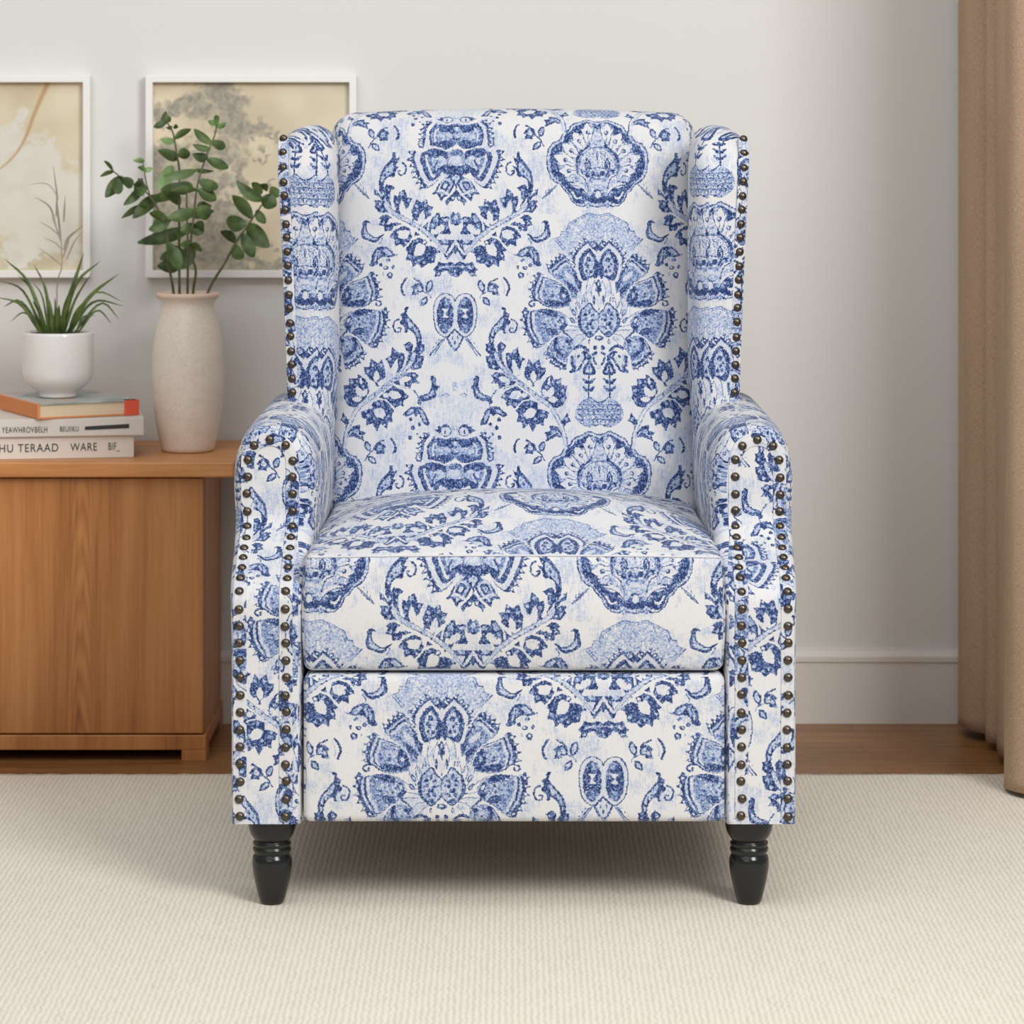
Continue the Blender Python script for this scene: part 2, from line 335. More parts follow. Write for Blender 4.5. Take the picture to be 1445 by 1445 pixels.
S(6, [(690, 800), (760, 870), (810, 930)], 1.6, .05); S(6, [(850, 610), (950, 650), (1000, 710)], 1.6, .05); S(6, [(590, 770), (680, 800)], 1.4, .05)
S(6, [(370, 430), (430, 500), (465, 600), (470, 660)], 2.4, .06); S(6, [(650, 200), (720, 300), (740, 400), (710, 500)], 3.4, .06); S(6, [(970, 110), (1005, 200), (985, 310), (960, 370)], 4, .06)
# stem
S(6, [(200, 1010), (330, 850), (500, 700), (720, 560), (930, 450), (1060, 350), (1120, 220)], 6.4, D); S(6, [(200, 1010), (330, 850), (500, 700), (720, 560), (930, 450), (1060, 350), (1115, 220)], 5.2, .24)
for q in ((475, 760), (535, 715), (600, 655), (660, 620), (735, 580), (805, 545), (860, 500), (430, 820)):
    E(6, q[0], q[1], 14, 11, D, -30)
S(6, [(1120, 260), (1150, 180), (1170, 60)], 3.4, D); S(6, [(1130, 250), (1158, 180), (1175, 40)], 1.4, L)
# palmette and zigzag on the axis
F(6, [(-20, 440), (40, 400), (70, 440), (110, 400), (150, 470), (150, 560), (110, 600), (70, 625), (-20, 600)], M + .1, 0); E(6, 70, 490, 30, 36, .25); E(6, 70, 570, 40, 24, D)
F(6, [(160, 490), (215, 468), (285, 490), (300, 560), (240, 600), (240, 660), (290, 720), (140, 720), (170, 640), (180, 560)], D); E(6, 210, 520, 40, 26, .4)
leaf(6, (70, 760), (110, 590), 52, .1); leaf(6, (60, 770), (200, 740), 26, .08); leaf(6, (330, 800), (210, 740), 30, .08)
F(6, [(-20, 810), (330, 812), (200, 1000)], D, 0); F(6, [(170, 880), (280, 880), (205, 985)], .04, 0); F(6, [(-20, 860), (70, 830), (150, 930), (70, 1060), (-20, 1000)], .05, 0)
S(6, [(-20, 960), (70, 820), (200, 1030)], 2.4, .1, 0); S(6, [(-60, 960), (70, 900), (190, 1080)], 3, D, 0); F(6, [(30, 960), (70, 940), (110, 960), (70, 1020)], D, 0)
F(6, [(160, 1030), (240, 1030), (200, 1092)], D, 0); F(6, [(200, 800), (280, 812), (250, 850), (180, 860)], .4)
# bracket under the zigzag
F(6, [(-20, 1125), (60, 1165), (130, 1120), (230, 1150), (320, 1125), (340, 1190), (390, 1230), (350, 1290), (380, 1330), (310, 1345), (260, 1270), (190, 1255), (130, 1330), (70, 1345), (-20, 1340)], D, 0)
for u, v, r in ((180, 1200, 26), (280, 1200, 26), (70, 1250, 18), (320, 1300, 20), (70, 1310, 14), (110, 1170, 12)):
    E(6, u, v, r * 1.3, r, .4)
S(6, [(60, 1180), (140, 1200), (230, 1195), (310, 1230)], 1.4, .3)

# upper scroll leaf of the garland
def scroll(k, pts, inner, curl, spots):
    F(k, pts, D); F(k, inner, .34)
    S(k, curl, 2.2, D)
    for u, v, r in spots:
        E(k, u, v, r, r * 1.2, D)
scroll(5, [(980, 690), (1015, 700), (1030, 770), (1100, 850), (1170, 940), (1205, 1060), (1200, 1250), (1130, 1250), (1135, 1120), (1080, 1040), (985, 1030), (965, 950), (905, 885), (970, 880), (910, 760), (960, 780)],
       [(1020, 830), (1090, 900), (1150, 980), (1178, 1070), (1160, 1110), (1110, 1040), (1030, 980), (1000, 910)], [(875, 830), (825, 870), (815, 940), (850, 1000), (905, 1000), (930, 950), (900, 950)], ((1075, 960, 14), (1120, 1010, 14), (1170, 1130, 14)))
dleaf(5, [(970, 1190), (1040, 1150), (1090, 1160), (1110, 1240), (1130, 1320), (1080, 1380), (1030, 1340), (1040, 1260), (1010, 1220)], [], ((1060, 1220, 20), (1060, 1310, 14)))
dleaf(5, [(1280, 1205), (1270, 1290), (1200, 1330), (1140, 1400), (1120, 1330), (1200, 1290), (1240, 1220)], [], ((1235, 1250, 16), (1170, 1300, 20)))
dleaf(5, [(1255, 1370), (1240, 1420), (1180, 1480), (1120, 1460), (1170, 1380)], [], ((1190, 1420, 22),))
# curl and tulip right of the garland
F(6, [(1310, 560), (1370, 520), (1415, 560), (1430, 640), (1445, 710), (1420, 780), (1310, 835), (1220, 850), (1150, 780), (1105, 715), (1200, 765), (1290, 745), (1345, 690), (1360, 610), (1350, 570)], D)
F(6, [(1385, 640), (1400, 700), (1370, 770), (1250, 810), (1190, 790), (1260, 780), (1340, 730)], .3); S(6, [(1130, 790), (1170, 860)], 2, M, 0); S(6, [(1160, 870), (1130, 900)], 1.6, L, 0)
tul = [(905, 1010), (950, 1020), (1010, 950), (1100, 905), (1200, 920), (1270, 1010), (1290, 1120), (1315, 1165), (1280, 1190), (1200, 1160), (1180, 1090), (1100, 1050), (1040, 1060), (940, 1040)]
F(6, tul, D); F(6, [(1000, 990), (1080, 940), (1120, 960), (1060, 1030), (1000, 1030)], .34); F(6, [(1150, 960), (1210, 970), (1240, 1060), (1230, 1120), (1170, 1050)], .36); S(6, [(1190, 960), (1200, 1090)], 1.4, D, 0)
for u, v, ru, rv, c in ((1040, 1100, 34, 26, M), (1150, 1170, 30, 26, D), (1075, 1215, 36, 28, D), (970, 1200, 20, 30, D), (1015, 1320, 42, 48, D), (1110, 1305, 16, 22, M), (1080, 1210, 14, 12, .2), (1010, 1310, 18, 20, .25)):
    E(6, u, v, ru, rv, c)

# ---- twin ovals and sprigs
F(7, [(65, 450), (110, 380), (205, 340), (300, 380), (362, 480), (375, 620), (360, 780), (310, 900), (205, 970), (120, 900), (65, 840), (20, 900), (-20, 900), (-20, 400)], .14)
S(7, [(65, 450), (110, 380), (205, 342), (300, 380), (362, 480), (375, 620), (360, 780), (310, 900), (205, 968), (120, 905), (65, 845)], 1.4, D)
E(7, 210, 655, 120, 262, D); E(7, 180, 460, 50, 50, M); E(7, 190, 840, 66, 60, M); E(7, 120, 600, 26, 40, M)
F(7, [(150, 560), (262, 560), (215, 630), (262, 690), (150, 690), (205, 630)], .1, 0)
for q in ((190, 795, 14), (210, 430, 10), (160, 870, 10), (285, 790, 12), (270, 480, 9), (120, 720, 9)):
    E(7, q[0], q[1], q[2], q[2], .25)
F(7, [(65, 860), (130, 930), (180, 980), (120, 1110), (65, 1180), (-20, 1100), (-20, 930)], .16, 0); S(7, [(65, 862), (10, 940), (-20, 960)], 2.2, D, 0); S(7, [(65, 862), (140, 940), (185, 975)], 2.0, D, 0); S(7, [(180, 975), (125, 1090), (65, 1165), (0, 1080)], 2.6, M + .1, 0); E(7, 25, 980, 9, 24, D); E(7, 105, 980, 9, 24, D); E(7, 65, 1050, 14, 26, D)
S(7, [(215, 985), (290, 1100), (375, 1225)], 2, M, 0); S(7, [(250, 1000), (330, 1110), (430, 1228)], 1.8, D, 0)
for q in ((293, 1005), (333, 1055), (378, 1105)):
    E(7, q[0], q[1], 8, 12, D)

def oleaf(k, b, t, w, bend=0):           # leaf with a dark outline
    leaf(k, b, t, w, D, bend)
    b, t = np.array(b, float), np.array(t, float)
    leaf(k, b * .82 + t * .18, b * .18 + t * .82, w * .55, .28, bend * .8)
def sprig(k, pts):
    for b, t, w, bend in pts:
        oleaf(k, b, t, w, bend)
sprig(7, [((470, 335), (410, 140), 52, 0), ((520, 310), (690, 250), 66, -30), ((470, 390), (560, 525), 46, 0)])
S(7, [(530, 280), (560, 190), (665, 130)], 2.2, D); S(7, [(410, 410), (450, 350), (530, 320)], 1.6, M); F(7, [(640, 190), (710, 250), (660, 250), (695, 370), (600, 360), (600, 250)], D, 0); E(7, 630, 300, 30, 28, .3)
S(7, [(765, 120), (820, 190), (840, 280), (805, 360)], 3.2, D); S(7, [(735, 150), (770, 250), (770, 330)], 2, .22)
sprig(5, [((1300, 490), (1360, 345), 50, 0), ((1225, 470), (1075, 430), 66, 30), ((1330, 560), (1200, 660), 46, 0)])
S(5, [(1240, 460), (1200, 380), (1105, 330)], 2.4, D); S(5, [(1240, 470), (1310, 520), (1370, 620)], 1.6, D); F(5, [(1120, 380), (1060, 440), (1110, 430), (1085, 520), (1210, 520), (1180, 440)], D, 0); E(5, 1160, 440, 36, 34, .3); E(5, 1260, 600, 22, 18, .3)
S(5, [(995, 310), (945, 380), (935, 460), (950, 505)], 3.0, D)

# ---- slanting garland towards the next medallion
dleaf(8, [(380, 30), (430, 20), (500, 80), (540, 180), (560, 330), (520, 355), (420, 330), (400, 270), (380, 180), (440, 170), (380, 120)], [], ((430, 90, 22), (440, 230, 24), (480, 310, 24), (500, 180, 14)))
dleaf(8, [(520, 40), (570, 0), (640, 40), (610, 110), (600, 200), (630, 310), (660, 350), (590, 290), (540, 200)], [], ((590, 60, 22), (580, 150, 14)))
dleaf(8, [(640, 140), (700, 140), (785, 65), (805, 180), (875, 210), (830, 300), (820, 400), (770, 440), (690, 370), (640, 300), (630, 200)], [((770, 440), (725, 220), 38), ((800, 420), (770, 300), 26)], ((740, 120, 24), (820, 210, 22), (670, 200, 20)))
dleaf(8, [(920, 215), (965, 280), (990, 260), (1055, 215), (1075, 320), (1140, 320), (1120, 400), (1060, 480), (1000, 560), (930, 560), (860, 470), (870, 350)], [((985, 510), (975, 365), 38), ((960, 550), (890, 480), 30), ((990, 560), (1055, 480), 26)], ((925, 290, 22), (1030, 300, 22), (1095, 370, 18), (1050, 410, 14)))
dleaf(8, [(1210, 410), (1230, 470), (1330, 460), (1320, 540), (1400, 555), (1380, 650), (1400, 700), (1340, 800), (1260, 830), (1170, 790), (1100, 680), (1050, 600), (1100, 480)], [((1170, 690), (1230, 560), 42), ((1160, 720), (1290, 720), 36), ((1150, 690), (1100, 590), 30), ((1170, 540), (1180, 450), 18)], ((1290, 510, 24), (1350, 610, 24), (1350, 720, 22), (1230, 500, 14), (1140, 560, 18)))
dleaf(8, [(510, 380), (600, 390), (700, 480), (760, 510), (700, 560), (560, 600), (530, 520), (440, 520), (480, 470), (450, 420)], [((690, 490), (540, 450), 36), ((690, 500), (620, 540), 24)], ((510, 420, 22), (480, 510, 14)))
dleaf(8, [(770, 550), (850, 610), (950, 690), (830, 800), (740, 830), (690, 790), (640, 810), (640, 740), (570, 690), (640, 610)], [((830, 640), (670, 690), 54), ((900, 660), (820, 680), 34)], ((610, 680, 18), (680, 770, 18), (760, 780, 18)))
dleaf(8, [(920, 720), (1030, 760), (1040, 830), (1100, 850), (1170, 880), (1160, 950), (1110, 960), (1110, 1050), (1030, 1020), (970, 1125), (920, 1020), (850, 1090), (830, 1000), (770, 1000), (790, 900), (755, 860), (830, 780)], [((1010, 860), (860, 920), 62), ((960, 830), (890, 960), 46), ((1030, 830), (1090, 800), 30)], ((1080, 920, 24), (1000, 960, 20), (880, 1040, 18), (830, 930, 18), (960, 770, 20), (1110, 870, 16), (900, 780, 14)))
S(8, [(550, 600), (640, 560), (760, 545)], 2, .05); S(8, [(760, 830), (850, 740), (960, 715)], 2.2, .05); S(8, [(860, 250), (830, 350), (850, 440), (940, 540)], 4, .06); S(8, [(600, 130), (605, 210), (640, 310)], 3.4, .1); S(8, [(1130, 450), (1080, 520), (1060, 600)], 3, .1)
S(8, [(500, 150), (560, 280), (700, 430), (880, 570), (1060, 710), (1190, 810), (1290, 970), (1360, 1150), (1390, 1320)], 6.2, D); S(8, [(500, 150), (560, 280), (700, 430), (880, 570), (1060, 710), (1190, 810), (1290, 970), (1355, 1150), (1380, 1320)], 5.0, .24); S(8, [(1220, 850), (1300, 990), (1360, 1150), (1375, 1320)], 1.6, .02)
for q in ((600, 350), (670, 410), (740, 460), (790, 500), (850, 545), (910, 580), (920, 610), (1000, 660), (540, 240)):
    E(8, q[0], q[1], 13, 10, D, 35)
dleaf(8, [(1185, 1040), (1280, 1060), (1330, 1130), (1345, 1200), (1260, 1180), (1200, 1210), (1125, 1245), (1150, 1180), (1110, 1135), (1180, 1110)], [], ((1220, 1120, 28), (1180, 1180, 14))); S(8, [(1200, 1170), (1270, 1120), (1340, 1190)], 1.6, .2)
dleaf(8, [(1405, 880), (1420, 950), (1450, 985), (1400, 1010), (1360, 1060), (1320, 1010), (1360, 940)], [], ((1390, 965, 22),))
scroll(7, [(730, 540), (790, 550), (800, 610), (850, 640), (830, 700), (860, 760), (790, 830), (790, 900), (760, 910), (730, 860), (650, 930), (620, 1050), (640, 1180), (570, 1180), (545, 1030), (570, 880), (640, 780), (720, 690), (765, 610)],
       [(760, 700), (740, 790), (680, 860), (610, 950), (590, 1050), (575, 1000), (600, 880), (680, 780)], [(870, 715), (930, 740), (955, 810), (920, 890), (860, 890), (850, 840), (885, 840)], ((680, 830, 14), (630, 900, 14), (595, 970, 14)))
# lower curl and tulip
F(8, [(240, 440), (300, 440), (290, 560), (330, 640), (440, 680), (420, 740), (340, 735), (240, 690), (230, 620), (190, 555), (230, 540)], D); F(8, [(270, 590), (300, 640), (400, 700), (320, 690), (260, 650)], .34); E(8, 262, 480, 18, 36, M)
S(8, [(510, 610), (460, 680), (430, 800)], 2.2, M); E(8, 440, 750, 28, 30, D)
F(8, [(440, 815), (540, 810), (600, 860), (655, 910), (590, 935), (520, 900), (480, 930), (440, 900), (420, 960), (380, 1030), (310, 1030), (350, 930), (380, 860)], D); F(8, [(510, 840), (570, 860), (600, 905), (540, 890)], .36); F(8, [(400, 870), (440, 850), (420, 920), (370, 1000), (360, 960)], .36)
for u, v, r in ((550, 970, 24), (520, 1070, 26), (555, 1190, 26), (440, 1030, 22), (470, 1150, 14)):
    E(8, u, v, r, r * 1.1, D)
S(8, [(60, 670), (110, 645), (165, 680)], 1.2, M); E(8, 110, 680, 30, 18, .2); E(8, 10, 560, 24, 60, .3)

def fnoise(shape, mm, seed, tall=1):             # smooth periodic noise, 0..1
    r = np.random.default_rng(seed).standard_normal(shape)
    fy, fx = np.fft.fftfreq(shape[0])[:, None] * PS, np.fft.rfftfreq(shape[1])[None] * PS
    n = np.fft.irfft2(np.fft.rfft2(r) * np.exp(-(fx ** 2 + (fy * tall) ** 2) * (mm ** 2) * 3), s=shape)
    n = (n - n.mean()) / n.std()
    return (.5 + .5 * np.tanh(n * .8)).astype(np.float32)

def finish(ink):
    full = np.concatenate([ink, ink[:, ::-1]], 1)
    sh = full.shape
    yy, xx = np.mgrid[0:sh[0], 0:sh[1]]
    dx, dy = (fnoise(sh, 1.6, 1) - .5) * 1.3 * PS, (fnoise(sh, 1.6, 2) - .5) * 1.3 * PS
    full = full[(yy + dy).astype(int) % sh[0], (xx + dx).astype(int) % sh[1]]
    f1, f2, f3, big = fnoise(sh, .7, 3), fnoise(sh, 2.2, 4), fnoise(sh, .9, 5), fnoise(sh, 22, 6)
    f4, stk = fnoise(sh, 1.3, 9), fnoise(sh, 1.0, 10, 9)
    mid = np.clip((full - .12) * 6, 0, 1)
    full = full * (.70 + .30 * f1 + .30 * (f2 - .3))                     # mottled ink
    full += mid * ((f4 - .5) * .34 + (f2 - .5) * .20)
    full *= 1 - .7 * np.clip((f3 - .80) * 6, 0, 1)                       # rubbed-off specks
    st = np.clip((fnoise(sh, 4, 7) * .5 + stk * .5 + big * 1.2 - 1.02) * 1.2, 0, 1) * np.clip(.1 + 1.3 * f1, 0, 1)
    full = np.maximum(full, .27 * st)                                    # pale wash left in the ground
    full += .05 * (f4 - .5) + .03 * (stk - .5)
    return np.clip(full, 0, 1)[::-1]

# ---------------------------------------------------------------- materials
def lin(*c):
    return tuple(((v / 255) / 12.92 if v <= 10 else (((v / 255) + .055) / 1.055) ** 2.4) for v in c) + (1,)

def newmat(name, col=(.8, .8, .8, 1), rough=.5, metal=0.0, **kw):
    m = bpy.data.materials.new(name)
    m.use_nodes = True
    b = m.node_tree.nodes['Principled BSDF']
    b.inputs['Base Color'].default_value = col
    b.inputs['Roughness'].default_value = rough
    b.inputs['Metallic'].default_value = metal
    for k, v in kw.items():
        b.inputs[k.replace('_', ' ')].default_value = v
    return m, m.node_tree.nodes, m.node_tree.links, b

def N(ns, kind, **kw):
    n = ns.new(kind)
    for k, v in kw.items():
        setattr(n, k, v)
    return n

def ramp(ns, stops, interp='LINEAR'):
    r = ns.new('ShaderNodeValToRGB')
    r.color_ramp.interpolation = interp
    e = r.color_ramp.elements
    while len(e) < len(stops):
        e.new(.5)
    for i, (p, c) in enumerate(stops):
        e[i].position = p
        e[i].color = c
    return r

def coords(ns, ls, scale, what='Object', rot=(0, 0, 0)):
    t = ns.new('ShaderNodeTexCoord')
    m = ns.new('ShaderNodeMapping')
    m.inputs['Scale'].default_value = scale
    m.inputs['Rotation'].default_value = rot
    ls.new(t.outputs[what], m.inputs[0])
    return m.outputs[0]

def noise(ns, ls, vec, scale, detail=3, rough=.55, dist=0):
    n = ns.new('ShaderNodeTexNoise')
    n.inputs['Scale'].default_value = scale
    n.inputs['Detail'].default_value = detail
    n.inputs['Roughness'].default_value = rough
    n.inputs['Distortion'].default_value = dist
    ls.new(vec, n.inputs['Vector'])
    return n.outputs['Fac']

def bump(ns, ls, b, h, strength, dist):
    n = ns.new('ShaderNodeBump')
    n.inputs['Strength'].default_value = strength
    n.inputs['Distance'].default_value = dist
    ls.new(h, n.inputs['Height'])
    ls.new(n.outputs[0], b.inputs['Normal'])

def math_(ns, ls, op, a, b=None):
    n = ns.new('ShaderNodeMath')
    n.operation = op
    for i, v in enumerate((a, b)):
        if v is None:
            continue
        if isinstance(v, (int, float)):
            n.inputs[i].default_value = v
        else:
            ls.new(v, n.inputs[i])
    return n.outputs[0]

def picture(name, arr):                  # a drawn array (bottom row first) as a texture
    h, w = arr.shape[:2]
    px = np.ones((h, w, 4), np.float32)
    px[..., :3] = arr if arr.ndim == 3 else arr[..., None]
    im = bpy.data.images.new(name, w, h, alpha=False)
    im.colorspace_settings.name = 'Non-Color'
    im.pixels.foreach_set(px.ravel())
    im.update()
    im.pack()
    return im

DAMASK = picture('damask_print', finish(INK))

def fabric():
    m, ns, ls, b = newmat('damask_fabric', rough=.92)
    b.inputs['Specular IOR Level'].default_value = .2
    b.inputs['Sheen Weight'].default_value = .12
    b.inputs['Sheen Roughness'].default_value = .5
    t = N(ns, 'ShaderNodeTexImage', image=DAMASK, interpolation='Linear')
    uv = ns.new('ShaderNodeUVMap'); uv.uv_map = 'UVMap'
    ls.new(uv.outputs[0], t.inputs[0])
    mp = ns.new('ShaderNodeMapping'); mp.inputs['Scale'].default_value = (400, 434, 1)
    ls.new(uv.outputs[0], mp.inputs[0])
    n1 = noise(ns, ls, mp.outputs[0], .55, 2)
    n2 = noise(ns, ls, mp.outputs[0], .12, 3)
    warp = ns.new('ShaderNodeMapping'); warp.inputs['Scale'].default_value = (1.0, .12, 1)
    ls.new(mp.outputs[0], warp.inputs[0])
    n3 = noise(ns, ls, warp.outputs[0], .5, 2)
    sep = ns.new('ShaderNodeSeparateColor'); ls.new(t.outputs[0], sep.inputs[0])
    ink = math_(ns, ls, 'MULTIPLY_ADD', n1, .34); ink.node.inputs[2].default_value = -.17
    ink2 = math_(ns, ls, 'ADD', sep.outputs[0], ink)
    str_ = math_(ns, ls, 'MULTIPLY_ADD', n3, .16); str_.node.inputs[2].default_value = -.08
    ink3 = math_(ns, ls, 'ADD', ink2, str_)
    r = ramp(ns, [(.03, lin(214, 213, 213)), (.30, lin(160, 175, 204)), (.62, lin(86, 108, 157)), (.95, lin(36, 52, 97))])
    ls.new(ink3, r.inputs[0])
    ls.new(r.outputs[0], b.inputs['Base Color'])
    h = math_(ns, ls, 'ADD', n1, n3)
    bump(ns, ls, b, h, .35, .0012)
    return m

def wood(name, c1, c2, c3, grain, knots=0.0):
    m, ns, ls, b = newmat(name, rough=.42)
    v = coords(ns, ls, grain)
    a = noise(ns, ls, v, 3.0, 5, .6, .4)
    f = noise(ns, ls, v, 22, 3, .6)
    s = math_(ns, ls, 'MULTIPLY_ADD', f, .35)
    ls.new(a, s.node.inputs[2])
    r = ramp(ns, [(.42, c1), (.62, c2), (.88, c3)])
    ls.new(s, r.inputs[0])
    ls.new(r.outputs[0], b.inputs['Base Color'])
    bump(ns, ls, b, f, .08, .001)
    return m

FAB = fabric()
BLACK = newmat('black_lacquer', (.009, .009, .010, 1), .2)[0]
BRONZE, ns, ls, b = newmat('antique_bronze', lin(98, 89, 80), .33, 1)
GLIDE = newmat('dark_lining', lin(120, 112, 102), .9)[0]

WALL, ns, ls, b = newmat('wall_paint', lin(222, 221, 217), .85)
bump(ns, ls, b, noise(ns, ls, coords(ns, ls, (1, 1, 1)), 180, 2), .05, .001)
TRIM = newmat('white_trim_paint', lin(224, 219, 212), .45)[0]
FRAME = newmat('white_frame_paint', lin(240, 238, 234), .45)[0]

FLOOR, ns, ls, b = newmat('oak_floor', rough=.4)
v = coords(ns, ls, (1, 1, 1))
br = N(ns, 'ShaderNodeTexBrick')
br.inputs['Scale'].default_value = 1
br.inputs['Brick Width'].default_value = 1.1
br.inputs['Row Height'].default_value = .085
br.inputs['Mortar Size'].default_value = .0012
br.inputs['Color1'].default_value = (.35, .35, .35, 1)
br.inputs['Color2'].default_value = (.75, .75, .75, 1)
br.inputs['Mortar'].default_value = (0, 0, 0, 1)
ls.new(v, br.inputs[0])
g = noise(ns, ls, coords(ns, ls, (1.2, 16, 1)), 4, 5, .65, .3)
s = math_(ns, ls, 'MULTIPLY_ADD', br.outputs[0], .35); ls.new(g, s.node.inputs[2])
r = ramp(ns, [(.3, lin(84, 52, 26)), (.62, lin(134, 90, 47)), (.95, lin(166, 118, 70))])
ls.new(s, r.inputs[0]); ls.new(r.outputs[0], b.inputs['Base Color'])

RUG, ns, ls, b = newmat('woven_wool', rough=.97)
b.inputs['Specular IOR Level'].default_value = .1
v = coords(ns, ls, (1, 1, 1))
dist = noise(ns, ls, v, 3.0, 3)
wv = N(ns, 'ShaderNodeTexWave', wave_type='BANDS', bands_direction='X', wave_profile='SIN')
wv.inputs['Scale'].default_value = 44
wv.inputs['Distortion'].default_value = 3.4
wv.inputs['Detail'].default_value = 3
wv.inputs['Detail Scale'].default_value = 1.6
ls.new(v, wv.inputs[0])
kn = noise(ns, ls, coords(ns, ls, (1, .55, 1)), 260, 3, .6)
kn2 = noise(ns, ls, coords(ns, ls, (1, .35, 1)), 60, 3, .6)
h = math_(ns, ls, 'MULTIPLY_ADD', kn, 1.3); ls.new(wv.outputs['Fac'], h.node.inputs[2])
h2 = math_(ns, ls, 'MULTIPLY_ADD', kn2, .8); ls.new(h, h2.node.inputs[2])
r = ramp(ns, [(.35, lin(176, 160, 138)), (1.0, lin(209, 197, 179)), (1.7, lin(226, 216, 200))])
hs = math_(ns, ls, 'MULTIPLY', h2, .5)
r = ramp(ns, [(.2, lin(196, 186, 168)), (.6, lin(217, 208, 193)), (1.0, lin(230, 223, 210))])
ls.new(hs, r.inputs[0]); ls.new(r.outputs[0], b.inputs['Base Color'])
bump(ns, ls, b, h2, .18, .0025)

CURT, ns, ls, b = newmat('linen_curtain', rough=.95)
b.inputs['Specular IOR Level'].default_value = .1
uvm = coords(ns, ls, (1, 1, 1), 'UV')
wa = noise(ns, ls, coords(ns, ls, (900, 160, 1), 'UV'), 1, 2)
wb = noise(ns, ls, coords(ns, ls, (160, 900, 1), 'UV'), 1, 2)
wc = noise(ns, ls, coords(ns, ls, (14, 3, 1), 'UV'), 1, 3)
sm = math_(ns, ls, 'ADD', wa, wb)
sm2 = math_(ns, ls, 'MULTIPLY_ADD', wc, .5); ls.new(sm, sm2.node.inputs[2])
s3 = math_(ns, ls, 'MULTIPLY', sm2, .4)
r = ramp(ns, [(.3, lin(156, 127, 103)), (.5, lin(187, 158, 132)), (.72, lin(212, 186, 160))])
ls.new(s3, r.inputs[0]); ls.new(r.outputs[0], b.inputs['Base Color'])
bump(ns, ls, b, sm, .5, .002)

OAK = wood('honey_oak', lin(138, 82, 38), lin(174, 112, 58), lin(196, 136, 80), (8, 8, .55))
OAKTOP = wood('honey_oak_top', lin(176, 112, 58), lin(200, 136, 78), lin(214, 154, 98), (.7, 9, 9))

# cathedral grain for the front panel
OAKF, ns, ls, b = newmat('honey_oak_front', rough=.42)
v = coords(ns, ls, (1, 1, 1))
mp = ns.new('ShaderNodeMapping'); mp.inputs['Location'].default_value = (.635 - .0, 0, -.1); mp.inputs['Scale'].default_value = (9, 1, 1.0)
t = ns.new('ShaderNodeTexCoord'); ls.new(t.outputs['Object'], mp.inputs[0])
a = noise(ns, ls, coords(ns, ls, (9, 9, .5)), 3.2, 5, .6, .3)
f = noise(ns, ls, coords(ns, ls, (60, 60, 1.4)), 4, 3, .6)
sp = ns.new('ShaderNodeSeparateXYZ'); ls.new(t.outputs['Object'], sp.inputs[0])
dx = math_(ns, ls, 'ADD', sp.outputs[0], -.289)
dx2 = math_(ns, ls, 'MULTIPLY', dx, dx)
par = math_(ns, ls, 'MULTIPLY_ADD', dx2, 420.0); ls.new(sp.outputs[2], par.node.inputs[2])
wob = math_(ns, ls, 'MULTIPLY_ADD', a, .16); ls.new(par, wob.node.inputs[2])
ringw = math_(ns, ls, 'MULTIPLY', wob, 95.0)
ring = math_(ns, ls, 'SINE', ringw)
near = math_(ns, ls, 'MULTIPLY', dx2, -3800.0)
near = math_(ns, ls, 'EXPONENT', near)
rg = math_(ns, ls, 'MULTIPLY', ring, near)
rg2 = math_(ns, ls, 'MULTIPLY', near, -.07)
rg = math_(ns, ls, 'MULTIPLY_ADD', rg, -.10); ls.new(rg2, rg.node.inputs[2])
s = math_(ns, ls, 'MULTIPLY_ADD', f, .35); ls.new(a, s.node.inputs[2])
s = math_(ns, ls, 'ADD', s, rg)
r = ramp(ns, [(.40, lin(138, 82, 38)), (.62, lin(174, 112, 58)), (.9, lin(196, 136, 80))])
ls.new(s, r.inputs[0]); ls.new(r.outputs[0], b.inputs['Base Color'])

VASE, ns, ls, b = newmat('speckled_stoneware', rough=.38)
n = noise(ns, ls, coords(ns, ls, (1, 1, 1)), 420, 2)
n2 = noise(ns, ls, coords(ns, ls, (1, 1, 2)), 24, 4)
s = math_(ns, ls, 'MULTIPLY_ADD', n2, .4); ls.new(n, s.node.inputs[2])
r = ramp(ns, [(.4, lin(210, 193, 175)), (.6, lin(233, 219, 204)), (.85, lin(241, 231, 218))])
ls.new(s, r.inputs[0]); ls.new(r.outputs[0], b.inputs['Base Color'])
bump(ns, ls, b, n, .15, .001)
RIM = newmat('bare_clay', lin(226, 200, 180), .6)[0]
POT = newmat('white_glaze', lin(236, 233, 229), .1, Coat_Weight=.5)[0]
SOIL, ns, ls, b = newmat('potting_soil', lin(38, 30, 24), .95)

def foliage(name, c1, c2, rough=.5):
    m, ns, ls, b = newmat(name, rough=rough)
    n = noise(ns, ls, coords(ns, ls, (1, 1, 1)), 40, 3)
    r = ramp(ns, [(.35, c1), (.68, c2)])
    ls.new(n, r.inputs[0]); ls.new(r.outputs[0], b.inputs['Base Color'])
    return m
EUC = foliage('eucalyptus_green', lin(46, 68, 28), lin(90, 112, 58))
EUCL = foliage('young_leaf_green', lin(112, 146, 84), lin(150, 176, 120))
GRASS = foliage('grass_green', lin(52, 72, 28), lin(104, 122, 60))
PLUME = foliage('dry_plume', lin(140, 126, 116), lin(166, 152, 142), .9)
STEM = foliage('stem_brown', lin(58, 62, 36), lin(104, 108, 66))

